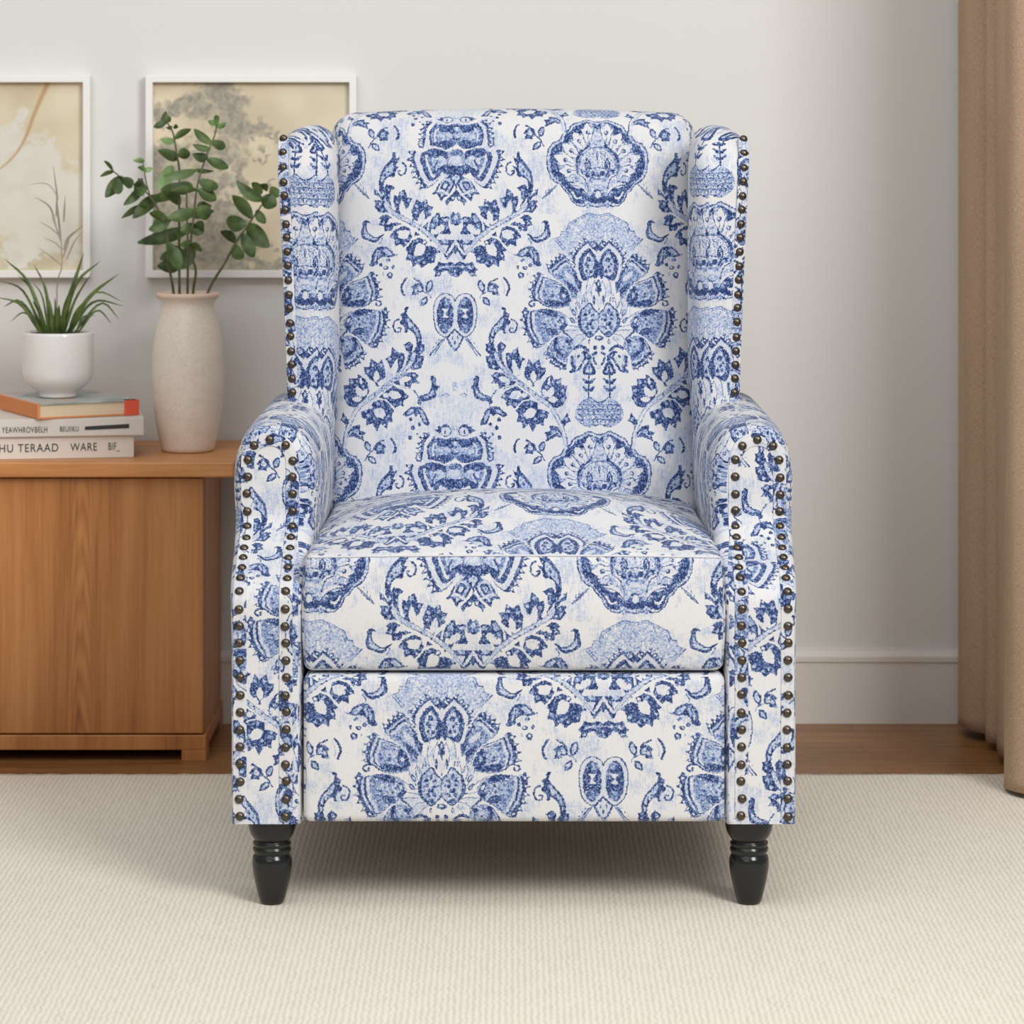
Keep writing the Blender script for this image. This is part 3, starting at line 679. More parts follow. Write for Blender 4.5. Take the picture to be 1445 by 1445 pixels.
CREAM = newmat('cream_cover', lin(226, 217, 206), .6)[0]
PALE = newmat('pale_cover', lin(214, 206, 197), .6)[0]
PAGES, ns, ls, b = newmat('page_block', rough=.8)
n = noise(ns, ls, coords(ns, ls, (1, 1, 900)), 1, 2)
r = ramp(ns, [(.3, lin(214, 192, 158)), (.7, lin(234, 216, 186))])
ls.new(n, r.inputs[0]); ls.new(r.outputs[0], b.inputs['Base Color'])
ORANGE = newmat('orange_cloth', lin(224, 140, 84), .7)[0]
REDOR = newmat('orange_red_label', lin(232, 96, 66), .6)[0]
GREY, ns, ls, b = newmat('grey_blue_cover', rough=.45)
n = noise(ns, ls, coords(ns, ls, (1, 1, 1)), 14, 2)
r = ramp(ns, [(.4, lin(150, 158, 156)), (.55, lin(186, 190, 188)), (.7, lin(196, 176, 158))])
ls.new(n, r.inputs[0]); ls.new(r.outputs[0], b.inputs['Base Color'])
INKM = newmat('black_print', lin(52, 48, 46), .7)[0]

# the two prints, drawn as arrays
def blob(X, Y, cx, cy, rx, ry, soft=.35):
    d = np.sqrt(((X - cx) / rx) ** 2 + ((Y - cy) / ry) ** 2)
    return np.clip((1 - d) / soft + .5, 0, 1)

def art(kind):
    n = 300
    Y, X = np.mgrid[0:n, 0:n] / n
    Y = 1 - Y                                            # downwards
    def nz(mm, seed):
        return fnoise((n, n), mm, seed)
    w = lambda a, f, s: a + (nz(f, s) - .5) * .12
    Xn, Yn = w(X, 6, 11), w(Y, 6, 12)
    Xf, Yf_ = Xn + (nz(1.6, 13) - .5) * .05, Yn + (nz(1.6, 14) - .5) * .05
    if kind == 1:
        base = np.array([212, 200, 170.])[None, None] * np.ones((n, n, 1)) + ((nz(14, 15) - .5) * 26)[..., None] * np.array([1, 1.05, 1.3])
        base += (Y * -6)[..., None]
        white = np.zeros((n, n))
        for cx, cy, rx, ry in ((.60, .30, .14, .12), (.52, .34, .12, .11), (.82, .44, .10, .11), (.70, .50, .13, .13), (.62, .62, .2, .2), (.85, .62, .2, .2), (.50, .72, .16, .14), (.8, .82, .22, .15), (.66, .95, .1, .06), (.3, .5, .2, .2), (.12, .3, .16, .14), (.2, .8, .2, .1)):
            white = np.maximum(white, blob(Xf, Yf_, cx, cy, rx, ry))
        white = np.clip(white * (.8 + .3 * nz(4, 16)), 0, 1)
        base = base * (1 - white[..., None]) + np.array([221, 217, 206.]) * white[..., None]
        t = np.clip(Y / .46, 0, 1.15)
        xc = .815 - .27 * t ** 1.9 - .03 * np.sin(t * 5)
        br = np.clip(1.4 - np.abs(X - xc) / (.006 + .008 * (1 - t)), 0, 1) * (Y < .5)
        br = np.maximum(br, np.clip(1.4 - np.abs(Y - .44 - (.545 - X) * .1) / .008, 0, 1) * ((X < .55) & (X > .2)))
        base = base * (1 - .8 * br[..., None]) + np.array([186, 146, 104.]) * .8 * br[..., None]
    else:
        base = np.array([217, 203, 174.])[None, None] * np.ones((n, n, 1)) + ((nz(10, 25) - .5) * 22)[..., None]
        pale = np.clip((X - .55) * 2, 0, 1) * .5
        base = base * (1 - pale[..., None]) + np.array([212, 206, 188.]) * pale[..., None]
        grey = np.zeros((n, n))
        for cx, cy, rx, ry in ((.06, .12, .10, .07), (.17, .11, .10, .08), (.37, .04, .10, .12), (.40, .20, .11, .13), (.46, .26, .08, .10), (.31, .38, .10, .07), (.04, .36, .10, .10), (.05, .60, .16, .26), (.24, .56, .12, .12), (.44, .58, .05, .18), (.38, .70, .10, .12), (.12, .90, .24, .16), (.40, .90, .13, .14), (.56, .97, .16, .05), (.17, .74, .14, .14), (.53, .40, .025, .025), (.63, .34, .03, .03), (.57, .24, .03, .02), (.72, .42, .03, .04), (.66, .55, .02, .03)):
            grey = np.maximum(grey, blob(Xf, Yf_, cx, cy, rx, ry, .5))
        grey = np.clip(grey * (.62 + .5 * nz(2.2, 26)), 0, 1) * .9
        tone = np.array([152, 146, 133.]) + ((nz(.9, 27) - .5) * 26)[..., None]
        base = base * (1 - grey[..., None]) + tone * grey[..., None]
    base = np.clip(base, 0, 255) / 255
    return np.where(base <= .04045, base / 12.92, ((base + .055) / 1.055) ** 2.4)

def artmat(name, kind):
    m, ns, ls, b = newmat(name, rough=.6)
    t = N(ns, 'ShaderNodeTexImage', image=picture(name, art(kind)))
    uv = ns.new('ShaderNodeUVMap'); uv.uv_map = 'UVMap'
    ls.new(uv.outputs[0], t.inputs[0])
    ls.new(t.outputs[0], b.inputs['Base Color'])
    return m
ART1, ART2 = artmat('blossom_print', 1), artmat('weathered_print', 2)

# ---------------------------------------------------------------- building helpers
def thing(name, label, cat, loc=(0, 0, 0), group=None):
    o = bpy.data.objects.new(name, None)
    o.empty_display_size = .05
    C.objects.link(o)
    o.location = loc
    o['label'], o['category'] = label, cat
    if group:
        o['group'] = group
    return o

def tag(o, label, cat, group=None):
    o['label'], o['category'] = label, cat
    if group:
        o['group'] = group
    return o

def origin(o):
    p = Vector((0, 0, 0))
    while o:
        p += o.location
        o = o.parent
    return p

class MB:                                # gathers faces in world coordinates
    def __init__(s):
        s.v, s.f, s.uv, s.sm = [], [], [], []
    def add(s, vs, fs, uvs=None, smooth=True):
        k = len(s.v)
        s.v += [tuple(p) for p in vs]
        for i, f in enumerate(fs):
            s.f.append([k + j for j in f])
            s.uv.append(uvs[i] if uvs else [(0, 0)] * len(f))
            s.sm.append(smooth)
        return s
    def box(s, x0, x1, y0, y1, z0, z1):
        v = [(x, y, z) for z in (z0, z1) for y in (y0, y1) for x in (x0, x1)]
        return s.add(v, [(0, 2, 3, 1), (4, 5, 7, 6), (0, 1, 5, 4), (2, 6, 7, 3), (0, 4, 6, 2), (1, 3, 7, 5)], smooth=False)
    def build(s, name, mat, parent=None, loc=None):
        o0 = origin(parent) if parent else Vector(loc or (0, 0, 0))
        me = bpy.data.meshes.new(name)
        me.from_pydata([tuple(Vector(p) - o0) for p in s.v], [], s.f)
        u = me.uv_layers.new(name='UVMap')
        flat = [c for f in s.uv for q in f for c in q]
        u.data.foreach_set('uv', flat)
        me.polygons.foreach_set('use_smooth', s.sm)
        me.materials.append(mat)
        me.update()
        o = bpy.data.objects.new(name, me)
        C.objects.link(o)
        if parent:
            o.parent = parent
        else:
            o.location = o0
        return o

def bevel(o, w, seg=2, angle=40):
    m = o.modifiers.new('bevel', 'BEVEL')
    m.width, m.segments, m.limit_method, m.angle_limit = w, seg, 'ANGLE', math.radians(angle)
    return o

def struct(o):
    o['kind'] = 'structure'
    return o

def lathe(mb, prof, cx, cy, z0, seg=48, capb=True, capt=True):
    vs, fs = [], []
    for z, r in prof:
        for k in range(seg):
            a = 2 * PI * k / seg
            vs.append((cx + r * math.cos(a), cy + r * math.sin(a), z0 + z))
    for i in range(len(prof) - 1):
        for k in range(seg):
            a, b = i * seg + k, i * seg + (k + 1) % seg
            fs.append((a, b, b + seg, a + seg))
    if capb:
        fs.append(tuple(range(seg - 1, -1, -1)))
    if capt:
        fs.append(tuple((len(prof) - 1) * seg + k for k in range(seg)))
    mb.add(vs, fs)

def curve_pts(p, n, closed=False):
    p = [np.array(q, float) for q in p]
    q = [2 * p[0] - p[1]] + p + [2 * p[-1] - p[-2]]
    out = []
    for i in range(1, len(q) - 2):
        a, b, c, d = q[i - 1], q[i], q[i + 1], q[i + 2]
        for t in np.arange(n) / n:
            out.append(.5 * (2 * b + (c - a) * t + (2 * a - 5 * b + 4 * c - d) * t * t + (3 * b - a - 3 * c + d) * t ** 3))
    out.append(p[-1])
    return np.array(out)

def resample(p, n):
    d = np.r_[0, np.cumsum(np.linalg.norm(np.diff(p, axis=0), axis=1))]
    t = np.linspace(0, d[-1], n)
    return np.stack([np.interp(t, d, p[:, i]) for i in range(p.shape[1])], 1)

def tube(mb, pts, r0, r1=None, seg=8):
    r1 = r0 if r1 is None else r1
    pts = [Vector(p) for p in pts]
    vs, fs = [], []
    n = len(pts)
    ref = Vector((0, 1, 0))
    for i, p in enumerate(pts):
        t = (pts[min(i + 1, n - 1)] - pts[max(i - 1, 0)]).normalized()
        a = t.cross(ref)
        a = a.normalized() if a.length > 1e-4 else Vector((1, 0, 0))
        b = t.cross(a)
        r = r0 + (r1 - r0) * i / max(1, n - 1)
        for k in range(seg):
            g = 2 * PI * k / seg
            vs.append(p + a * (r * math.cos(g)) + b * (r * math.sin(g)))
    for i in range(n - 1):
        for k in range(seg):
            a, b = i * seg + k, i * seg + (k + 1) % seg
            fs.append((a, b, b + seg, a + seg))
    fs += [tuple(range(seg - 1, -1, -1)), tuple((n - 1) * seg + k for k in range(seg))]
    mb.add(vs, fs)

TW, TH = .400, .434                      # one repeat of the print
def fuv(x_mm, py):                       # millimetres right of the garland axis, millimetres down the repeat
    return (x_mm / 1000 / TW, -(py - 160) / 1000 / TH)

def axis_samples(lo, hi, r, n):
    e = [r * t for t in (0, .12, .27, .45, .7)]
    mid = np.linspace(lo + r, hi - r, n + 1)
    return np.array([lo + q for q in e] + list(mid) + [hi - q for q in reversed(e)])

def rbox(mb, lo, hi, r, n, deform, uvf):
    lo, hi = np.array(lo, float), np.array(hi, float)
    S_ = [axis_samples(lo[i], hi[i], r, n[i]) for i in range(3)]
    idx, vs = {}, []
    def vert(p):
        k = tuple(np.round(p, 5))
        if k not in idx:
            q = np.clip(p, lo + r, hi - r)
            d = p - q
            L_ = np.linalg.norm(d)
            P = q + d / L_ * r if L_ > 1e-9 else q
            idx[k] = len(vs)
            vs.append(tuple(deform(P)))
        return idx[k]
    fs, uvs = [], []
    for ax in range(3):
        u, v = [(1, 2), (0, 2), (0, 1)][ax]
        for side in (0, 1):
            for i in range(len(S_[u]) - 1):
                for j in range(len(S_[v]) - 1):
                    ps = []
                    for a, b in ((0, 0), (1, 0), (1, 1), (0, 1)):
                        p = np.zeros(3)
                        p[ax] = hi[ax] if side else lo[ax]
                        p[u], p[v] = S_[u][i + a], S_[v][j + b]
                        ps.append(p)
                    if (side == 0) != (ax == 1):
                        ps.reverse()
                    fs.append([vert(p) for p in ps])
                    uvs.append([uvf((ax, side), p) for p in ps])
    mb.add(vs, fs, uvs)

def sstep(a, b, t):
    t = np.clip((t - a) / (b - a), 0, 1)
    return t * t * (3 - 2 * t)

# a padded upholstered slab: an outline in x,z swept back in y, its front following Yf(z)
def padded(mb, outline, Yf, inset, rings, yback, n, uvcap, uvside, M_=14):
    P = resample(curve_pts(outline, 8), 2 * n + 1)
    T = np.gradient(P, axis=0)
    T /= np.linalg.norm(T, axis=1)[:, None]
    Nn = np.stack([-T[:, 1], T[:, 0]], 1)                # left of travel
    c = P.mean(0)
    if ((P - c) * Nn).sum() < 0:
        Nn = -Nn
    arc = np.r_[0, np.cumsum(np.linalg.norm(np.diff(P, axis=0), axis=1))]
    def ring(ins, off, w):
        out = []
        for k, (p, nn) in enumerate(zip(P, Nn)):
            i_ = ins * inset(p[0], p[1], k / (2 * n))
            x, z = p - nn * i_
            out.append((x, (Yf(z) + off) * w + yback * (1 - w), z))
        return out
    R = [ring(*q) for q in rings]
    K = 2 * n + 1
    vs = [p for q in R for p in q]
    fs, uvs = [], []
    ydist = np.array([np.mean([abs(q[k][1] - R[0][k][1]) for k in range(K)]) for q in R])
    for i in range(len(R) - 1):
        for k in range(K - 1):
            f = (i * K + k, i * K + k + 1, (i + 1) * K + k + 1, (i + 1) * K + k)
            fs.append(f)
            uvs.append([uvside(vs[j], arc[j % K], arc[-1]) for j in f])
    # front cap, rung by rung
    za = {}
    cap = []
    for k in range(n + 1):
        a, b = np.array(R[0][k]), np.array(R[0][2 * n - k])
        row = []
        for m in range(M_ + 1):
            t = m / M_
            p = a + (b - a) * t
            p[1] = Yf(p[2]) + rings[0][1]
            row.append(p)
        cap.append(row)
    dv = 0
    for k in range(n + 1):
        if k:
            dv += math.hypot(cap[k][M_ // 2][1] - cap[k - 1][M_ // 2][1], cap[k][M_ // 2][2] - cap[k - 1][M_ // 2][2])
        za[k] = dv
    base = len(vs)
    flat = [tuple(p) for row in cap for p in row]
    vs2 = vs + flat
    for k in range(n):
        for m in range(M_):
            f = (base + k * (M_ + 1) + m, base + k * (M_ + 1) + m + 1, base + (k + 1) * (M_ + 1) + m + 1, base + (k + 1) * (M_ + 1) + m)
            fs.append(f)
            uvs.append([uvcap(vs2[j][0], za[(j - base) // (M_ + 1)]) for j in f])
    # bottom and back
    for i in range(len(R) - 1):
        f = (i * K, (i + 1) * K, (i + 1) * K + K - 1, i * K + K - 1)
        fs.append(f); uvs.append([(0, 0)] * 4)
    lastr = (len(R) - 1) * K
    for k in range(n):
        f = (lastr + k, lastr + k + 1, lastr + 2 * n - k - 1, lastr + 2 * n - k) if k < n - 1 else (lastr + k, lastr + k + 1, lastr + k + 2)
        fs.append(f); uvs.append([(0, 0)] * len(f))
    # weld the cap's border to the first ring
    key, remap, vv = {}, [], []
    for p in vs2:
        q = tuple(np.round(p, 6))
        if q not in key:
            key[q] = len(vv)
            vv.append(p)
        remap.append(key[q])
    F_, U_ = [], []
    for f, u in zip(fs, uvs):
        g, w = [], []
        for j, t in zip(f, u):
            if remap[j] not in g:
                g.append(remap[j]); w.append(t)
        if len(g) > 2:
            F_.append(g); U_.append(w)
    mb.add(vv, F_, U_)

def fix_normals(o):
    import bmesh
    b = bmesh.new()
    b.from_mesh(o.data)
    bmesh.ops.recalc_face_normals(b, faces=b.faces)
    b.to_mesh(o.data)
    b.free()
    return o

# ---------------------------------------------------------------- the room
FZ = -.010                               # wooden floor; the rug's top lies at 0
YW = 1.27
struct(MB().add([(-3.4, -5.5, FZ), (.9, -5.5, FZ), (.9, YW + .02, FZ), (-3.4, YW + .02, FZ)], [(0, 1, 2, 3)], smooth=False).build('floor', FLOOR))
struct(MB().box(-3.4, .96, YW, YW + .12, FZ, 2.7).build('wall_back', WALL))
struct(MB().box(.86, .98, .52, YW, FZ, 2.7).build('wall_right', WALL))
bb = MB()
zb = at(0, 919, YW - .014)[2]
bb.box(-3.4, .86, YW - .014, YW, FZ, zb - .008)
bb.add([(-3.4, YW - .014, zb - .008), (.86, YW - .014, zb - .008), (.86, YW - .008, zb), (-3.4, YW - .008, zb), (-3.4, YW, zb), (.86, YW, zb)],
       [(0, 1, 2, 3), (3, 2, 5, 4)], smooth=False)
bb.add([(-3.4, YW - .016, zb - .017), (.86, YW - .016, zb - .017), (.86, YW - .016, zb - .0095), (-3.4, YW - .016, zb - .0095)], [(0, 1, 2, 3)], smooth=False)
bb.box(-3.4, .86, YW - .017, YW - .013, zb - .017, zb - .0095)
struct(bb.build('baseboard_back', TRIM))

# the rug: woven, its edges a little wavy
random.seed(4)
rx, ry = np.linspace(-1.62, .80, 243), np.linspace(-1.35, .83, 90)
vs, fs = [], []
nx = len(rx)
for j, y in enumerate(ry):
    for i, x in enumerate(rx):
        e = 0
        if j == len(ry) - 1:
            e = .0025 * math.sin(i * 1.9) + random.uniform(-.002, .002)
        z = -.0008 + .0006 * math.sin(x * 31 + y * 3) * math.sin(y * 17)
        if j in (0, len(ry) - 1) or i in (0, nx - 1):
            z = -.003
        vs.append((x, y + e, z))
for j in range(len(ry) - 1):
    for i in range(nx - 1):
        a = j * nx + i
        fs.append((a, a + 1, a + nx + 1, a + nx))
top = len(vs)
rim = [i for i in range(nx)] + [j * nx + nx - 1 for j in range(1, len(ry))] + [(len(ry) - 1) * nx + i for i in range(nx - 2, -1, -1)] + [j * nx for j in range(len(ry) - 2, 0, -1)]
for i in rim:
    vs.append((vs[i][0], vs[i][1], FZ + .0002))
L_ = len(rim)
for k in range(L_):
    fs.append((rim[k], top + k, top + (k + 1) % L_, rim[(k + 1) % L_]))
fs.append(tuple(top + k for k in range(L_ - 1, -1, -1)))
tag(MB().add(vs, fs).build('rug', RUG), 'large cream ribbed woven rug lying under the armchair', 'rug')

# ---------------------------------------------------------------- armchair
OX = .002
chair = thing('armchair', 'blue and white damask wingback armchair with nailhead trim standing on the rug', 'armchair', (OX, .3, 0))

# arms ------------------------------------------------------
armo = [(-.351, .107), (-.351, .18), (-.351, .25), (-.351, .32), (-.352, .38), (-.354, .43), (-.357, .48), (-.3585, .515), (-.355, .549), (-.344, .575), (-.326, .587), (-.305, .590),
        (-.283, .587), (-.266, .575), (-.2545, .552), (-.250, .52), (-.2515, .48), (-.256, .43), (-.2605, .38), (-.2615, .32), (-.2615, .25), (-.2615, .18), (-.2615, .107)]
def armY(z):
    return .118 * float(sstep(.384, .476, z)) - .004 * float(sstep(.30, .385, z)) + .004 * float(sstep(.385, .45, z))
def armN(z):                             # outward normal of the front
    d = (armY(z + .002) - armY(z - .002)) / .004
    return Vector((0, -1, d)).normalized()
def arm_inset(x, z, t):
    s = .0055 + .0085 * float(sstep(.38, .46, z))
    if t > .5:
        s *= 1.0 + .55 * float(sstep(.40, .47, z))
    return s
rings = [(1, 0, 1), (.72, .0012, 1), (.45, .005, 1), (.2, .012, 1), (.04, .024, 1), (0, .036, 1), (-.10, .075, 1), (-.12, .05, .72), (-.1, .02, .5), (-.05, 0, .25), (0, 0, 0)]
ARM_U = ((118, 690), (40, 560))
def nail_path(cx_out=-.339, cx_in=-.282, zt=.5425, z0=.117):
    r = (cx_in - cx_out) / 2
    xm = (cx_in + cx_out) / 2
    zs = np.r_[np.linspace(z0, .37, 12), np.linspace(.375, .48, 40), np.linspace(.485, zt, 6)]
    p = [(cx_out, z) for z in zs]
    p += [(xm - r * math.cos(a), zt + r * math.sin(a)) for a in np.linspace(.05, PI - .05, 16)]
    p += [(cx_in, z) for z in zs[::-1]]
    return p
def dome(mb, p, n, r):
    n = Vector(n).normalized()
    a = n.orthogonal().normalized()
    b = n.cross(a)
    vs, fs = [], []
    prof = [(1.0, -.12), (1.0, .0), (.93, .2), (.78, .40), (.55, .56), (.28, .655)]
    S2 = 14
    for rr, h in prof:
        for k in range(S2):
            g = 2 * PI * k / S2
            vs.append(p + a * (r * rr * math.cos(g)) + b * (r * rr * math.sin(g)) + n * (h * r))
    vs.append(p + n * (.69 * r))
    for i in range(len(prof) - 1):
        for k in range(S2):
            fs.append((i * S2 + k, i * S2 + (k + 1) % S2, (i + 1) * S2 + (k + 1) % S2, (i + 1) * S2 + k))
    e = (len(prof) - 1) * S2
    for k in range(S2):
        fs.append((e + k, e + (k + 1) % S2, len(vs) - 1))
    mb.add(vs, fs)

def ribbon(mb, path, half, lift, uvk):   # a flat fabric band along a path of (point, normal)
    P = np.array([p for p, q in path])
    d = np.gradient(P, axis=0)
    arc = np.r_[0, np.cumsum(np.linalg.norm(np.diff(P, axis=0), axis=1))]
    vs, fs, uv = [], [], []
    prof = [(-1, -.6), (-.97, .55), (-.82, 1), (-.68, .62), (-.55, .85), (0, 1.05), (.55, .85), (.68, .62), (.82, 1), (.97, .55), (1, -.6)]
    for i, (p, nn) in enumerate(path):
        t = Vector(d[i]).normalized()
        s = t.cross(Vector(nn)).normalized()
        for a, h in prof:
            vs.append(Vector(p) + s * (half * a) + Vector(nn) * (lift * h))
    K = len(prof)
    for i in range(len(path) - 1):
        for k in range(K - 1):
            fs.append((i * K + k, i * K + k + 1, (i + 1) * K + k + 1, (i + 1) * K + k))
            uv.append([fuv(uvk[0] + prof[q][0] * half * 1000, uvk[1] - arc[j] * 1000) for j, q in ((i, k), (i, k + 1), (i + 1, k + 1), (i + 1, k))])
    mb.add(vs, fs, uv)

for sx, side in ((1, 0), (-1, 1)):
    mb = MB()
    o_ = [(x * sx, z) for x, z in armo]
    uo, po = ARM_U[side]
    padded(mb, o_, armY, arm_inset, rings, .60, 46,
           lambda x, a: fuv(uo + (x * sx + .305) * 1000 * sx, po - a * 1000),
           lambda p, a, tot: fuv(60 + p[1] * 1000, 500 - (a if a < tot * .5 else tot - a) * 1000 - (0 if a < tot * .5 else 60)))
    for q in range(len(mb.v)):
        mb.v[q] = (mb.v[q][0] + OX, mb.v[q][1], mb.v[q][2])
    arm = fix_normals(mb.build('arm', FAB, chair))
    path = [(Vector((x * sx + OX, armY(z) - .0002, z)), armN(z)) for x, z in nail_path()]
    bd = MB()
    ribbon(bd, path, .0085, .0013, (30 + 90 * side, 420))
    fix_normals(bd.build('trim_band', FAB, arm))
    P = np.array([tuple(p) for p, n_ in path])
    dd = np.r_[0, np.cumsum(np.linalg.norm(np.diff(P, axis=0), axis=1))]
    cnt = 51
    nailme = None
    for k in range(cnt):
        t = dd[-1] * k / (cnt - 1)
        p = Vector([np.interp(t, dd, P[:, i]) for i in range(3)])
        j = int(np.searchsorted(dd, t)) if k < cnt - 1 else len(path) - 1
        nn = path[min(j, len(path) - 1)][1]
        jit = Vector((random.uniform(-.0008, .0008), 0, random.uniform(-.0008, .0008)))
        nb = MB()
        dome(nb, p + nn * .0012 + jit, nn, .0058)
        nb.build('nailhead', BRONZE, arm)

# wings -----------------------------------------------------
wingo = [(-.307, .47), (-.309, .55), (-.312, .64), (-.3155, .73), (-.319, .82), (-.3225, .89), (-.3245, .922), (-.3235, .938), (-.3185, .9505), (-.3075, .9605), (-.293, .9672), (-.2775, .9690),
         (-.262, .965), (-.250, .9545), (-.2445, .937), (-.2420, .91), (-.2410, .82), (-.2410, .73), (-.2415, .64), (-.247, .56), (-.254, .47)]
def wingY(z):
    return .425 + .045 * float(sstep(.90, .975, z))
def wing_inset(x, z, t):
    return .010 + .016 * float(sstep(.25, .6, t))
wr = [(1, 0, 1), (.80, .0012, 1), (.58, .004, 1), (.38, .009, 1), (.2, .017, 1), (.07, .029, 1), (0, .045, 1), (.25, .06, .85), (.7, .0, .6), (.8, 0, 0)]
wn = MB()
for sx, side in ((1, 0), (-1, 1)):
    mb = MB()
    o_ = [(x * sx, z) for x, z in wingo]
    xb, zm = ((-.2830, .8517), (.2700, .8653))[side]
    def wcap(x, a, xb=xb, zm=zm):
        return fuv(200 + (x - xb + OX) * 960, 168 + (zm - .47 - a) * 920)
    padded(mb, o_, wingY, wing_inset, wr, .70, 46, wcap,
           lambda p, a, tot: fuv(200 + (p[0] - xb) * 960 + (p[1] - .45) * 700 * sx, 168 + (zm - p[2]) * 920))
    for q in range(len(mb.v)):
        x, y, z = mb.v[q]
        if y < .62:                                        # the padding swells a little on the inside
            y -= .006 * math.sin(PI * min(1, max(0, (x * -sx - .245) / .062))) * (1 if z < .95 else .4)
        mb.v[q] = (x + OX, y, z)
    wing = fix_normals(mb.build('wing', FAB, chair))
    path = []
    for z in np.linspace(.545, .950, 30):
        x = np.interp(z, [.47, .64, .82, .938], [-.2985, -.3035, -.3105, -.317])
        path.append((Vector((x * sx + OX, wingY(z) - .0012, z)), Vector((-.18 * sx, -1, .0)).normalized()))
    bd = MB()
    ribbon(bd, path, .0075, .0013, (150 + 60 * side, 300))
    fix_normals(bd.build('trim_band', FAB, wing))
    P = np.array([tuple(p) for p, n_ in path])
    for k in range(22):
        t = k / 21
        p = Vector([np.interp(t, np.linspace(0, 1, 30), P[:, i]) for i in range(3)])
        dome(wn, p + path[0][1] * .0012 + Vector((0, 0, random.uniform(-.001, .001))), path[0][1], .0058)
o = wn.build('wing_nailheads', BRONZE, chair)
o['kind'] = 'stuff'

# backrest --------------------------------------------------
def back_def(p):
    x, y, z = p
    t = (z - .38) / .605
    x *= 1 + .006 * (1 - t) + .006 * math.sin(PI * t)
    if z > .9:
        z += .0075 * (1 - (x / .26) ** 2) * (z - .9) / .085
    bulge = .014 * (1 - (x / .27) ** 4) * math.sin(PI * min(1, max(0, t))) ** .6
    y += .115 * (t - .2) - (bulge if y < .58 else 0)
    return (x + OX, y, z)
mb = MB()
def back_uv(f, p):
    if f[0] == 1:
        return fuv((p[0] + .0812) * 1000, 160 + (.985 - p[2]) * 1000)
    if f[0] == 2:
        return fuv((p[0] + .0812) * 1000, 160 - (p[1] - .515) * 1000)
    return fuv((p[1]) * 1000, 160 + (.985 - p[2]) * 1000)
rbox(mb, (-.2605, .515, .38), (.2605, .655, .984), .034, (18, 4, 22), back_def, back_uv)
fix_normals(mb.build('backrest', FAB, chair))
mb = MB()
rbox(mb, (-.31, .67, .17), (.31, .73, .90), .02, (8, 2, 10), lambda p: (p[0] + OX, p[1], p[2]), lambda f, p: fuv(p[0] * 1000, 160 + (1 - p[2]) * 1000))
fix_normals(mb.build('outside_back', FAB, chair))

# seat ------------------------------------------------------
def seat_def(p):
    x, y, z = p
    cx_ = 1 - min(1, abs(x) / .262) ** 3.0
    if z > .40:
        k = (z - .40) / .04
        z += k * (.052 * cx_ * float(sstep(-.03, .19, y)) * (1 - .62 * float(sstep(.16, .50, y))) + .004 * float(sstep(-.01, .05, y)) * (1 - abs(x) / .27))
        if y < .03:
            y -= .0025 * k
    if y < .03:
        y -= .010 * (1 - (x / .27) ** 4) * math.sin(PI * min(1, max(0, (z - .295) / .15)))
    if abs(x) > .24:
        x += math.copysign(.004 * math.sin(PI * min(1, max(0, (z - .295) / .15))), x)
    # the back corners sink between the arms
    x *= 1 - .03 * float(sstep(.05, .5, y))
    return (x + OX, y, z)
def seat_uv(f, p):
    if f == (2, 1):
        return fuv((p[0] + .1465) * 1000, 394 - p[1] * 1000)
    if f[0] == 1:
        return fuv((p[0] + .0500) * 1000, 365 + (.2974 - p[2]) * 1000)
    return fuv(p[1] * 1000, 365 + (.2974 - p[2]) * 1000)
mb = MB()
rbox(mb, (-.2590, -.004, .2965), (.2590, .535, .440), .011, (22, 20, 8), seat_def, seat_uv)
seat = fix_normals(mb.build('seat', FAB, chair))
pp = []
for x in np.linspace(-.2545, .2545, 60):
    q = seat_def((x, -.0035 + .0028, .440 - .0028))
    pp.append((q[0], q[1] - .0006, q[2] + .0004))
mb = MB()
tube(mb, pp, .0013, seg=6)
for i in range(len(mb.uv)):
    mb.uv[i] = [(.62, .35)] * len(mb.f[i])
mb.build('seam_piping', FAB, seat)

# footrest and frame ---------------------------------------
def foot_def(p):
    x, y, z = p
    if y < .02:
        y -= .003 * (1 - (x / .27) ** 4) * math.sin(PI * min(1, max(0, (z - .11) / .184)))
    return (x + OX, y, z)
mb = MB()
rbox(mb, (-.2600, -.006, .1100), (.2612, .045, .2930), .010, (14, 2, 8), foot_def,
     lambda f, p: fuv((p[0] - .1110) * 1000, 365 + (.2404 - p[2]) * 1000 + (p[1] * 1000 if f[0] == 2 else 0)))
fix_normals(mb.build('footrest', FAB, chair))
MB().box(-.255 + OX, .255 + OX, .05, .66, .16, .29).build('base_frame', GLIDE, chair)

# turned legs ----------------------------------------------
LEG = [(0, .0138), (.0015, .0152), (.006, .0166), (.016, .0192), (.030, .0224), (.042, .0244), (.049, .0250), (.055, .0247), (.0595, .0232), (.0612, .0216), (.0625, .0218), (.0640, .0234), (.0670, .0242),
       (.0695, .0235), (.0705, .0222), (.0715, .0222), (.0728, .0236), (.0745, .0239), (.0762, .0234), (.0772, .0210), (.0785, .0212), (.081, .0236), (.086, .0268), (.091, .0287), (.097, .0299), (.103, .0302), (.108, .0298), (.112, .029)]
for i, (x, y) in enumerate(((-.302, .042), (.2945, .042), (-.330, .62), (.326, .62))):
    mb = MB()
    lathe(mb, LEG, x + OX, y, .0004, 40)
    mb.build('leg', BLACK, chair)

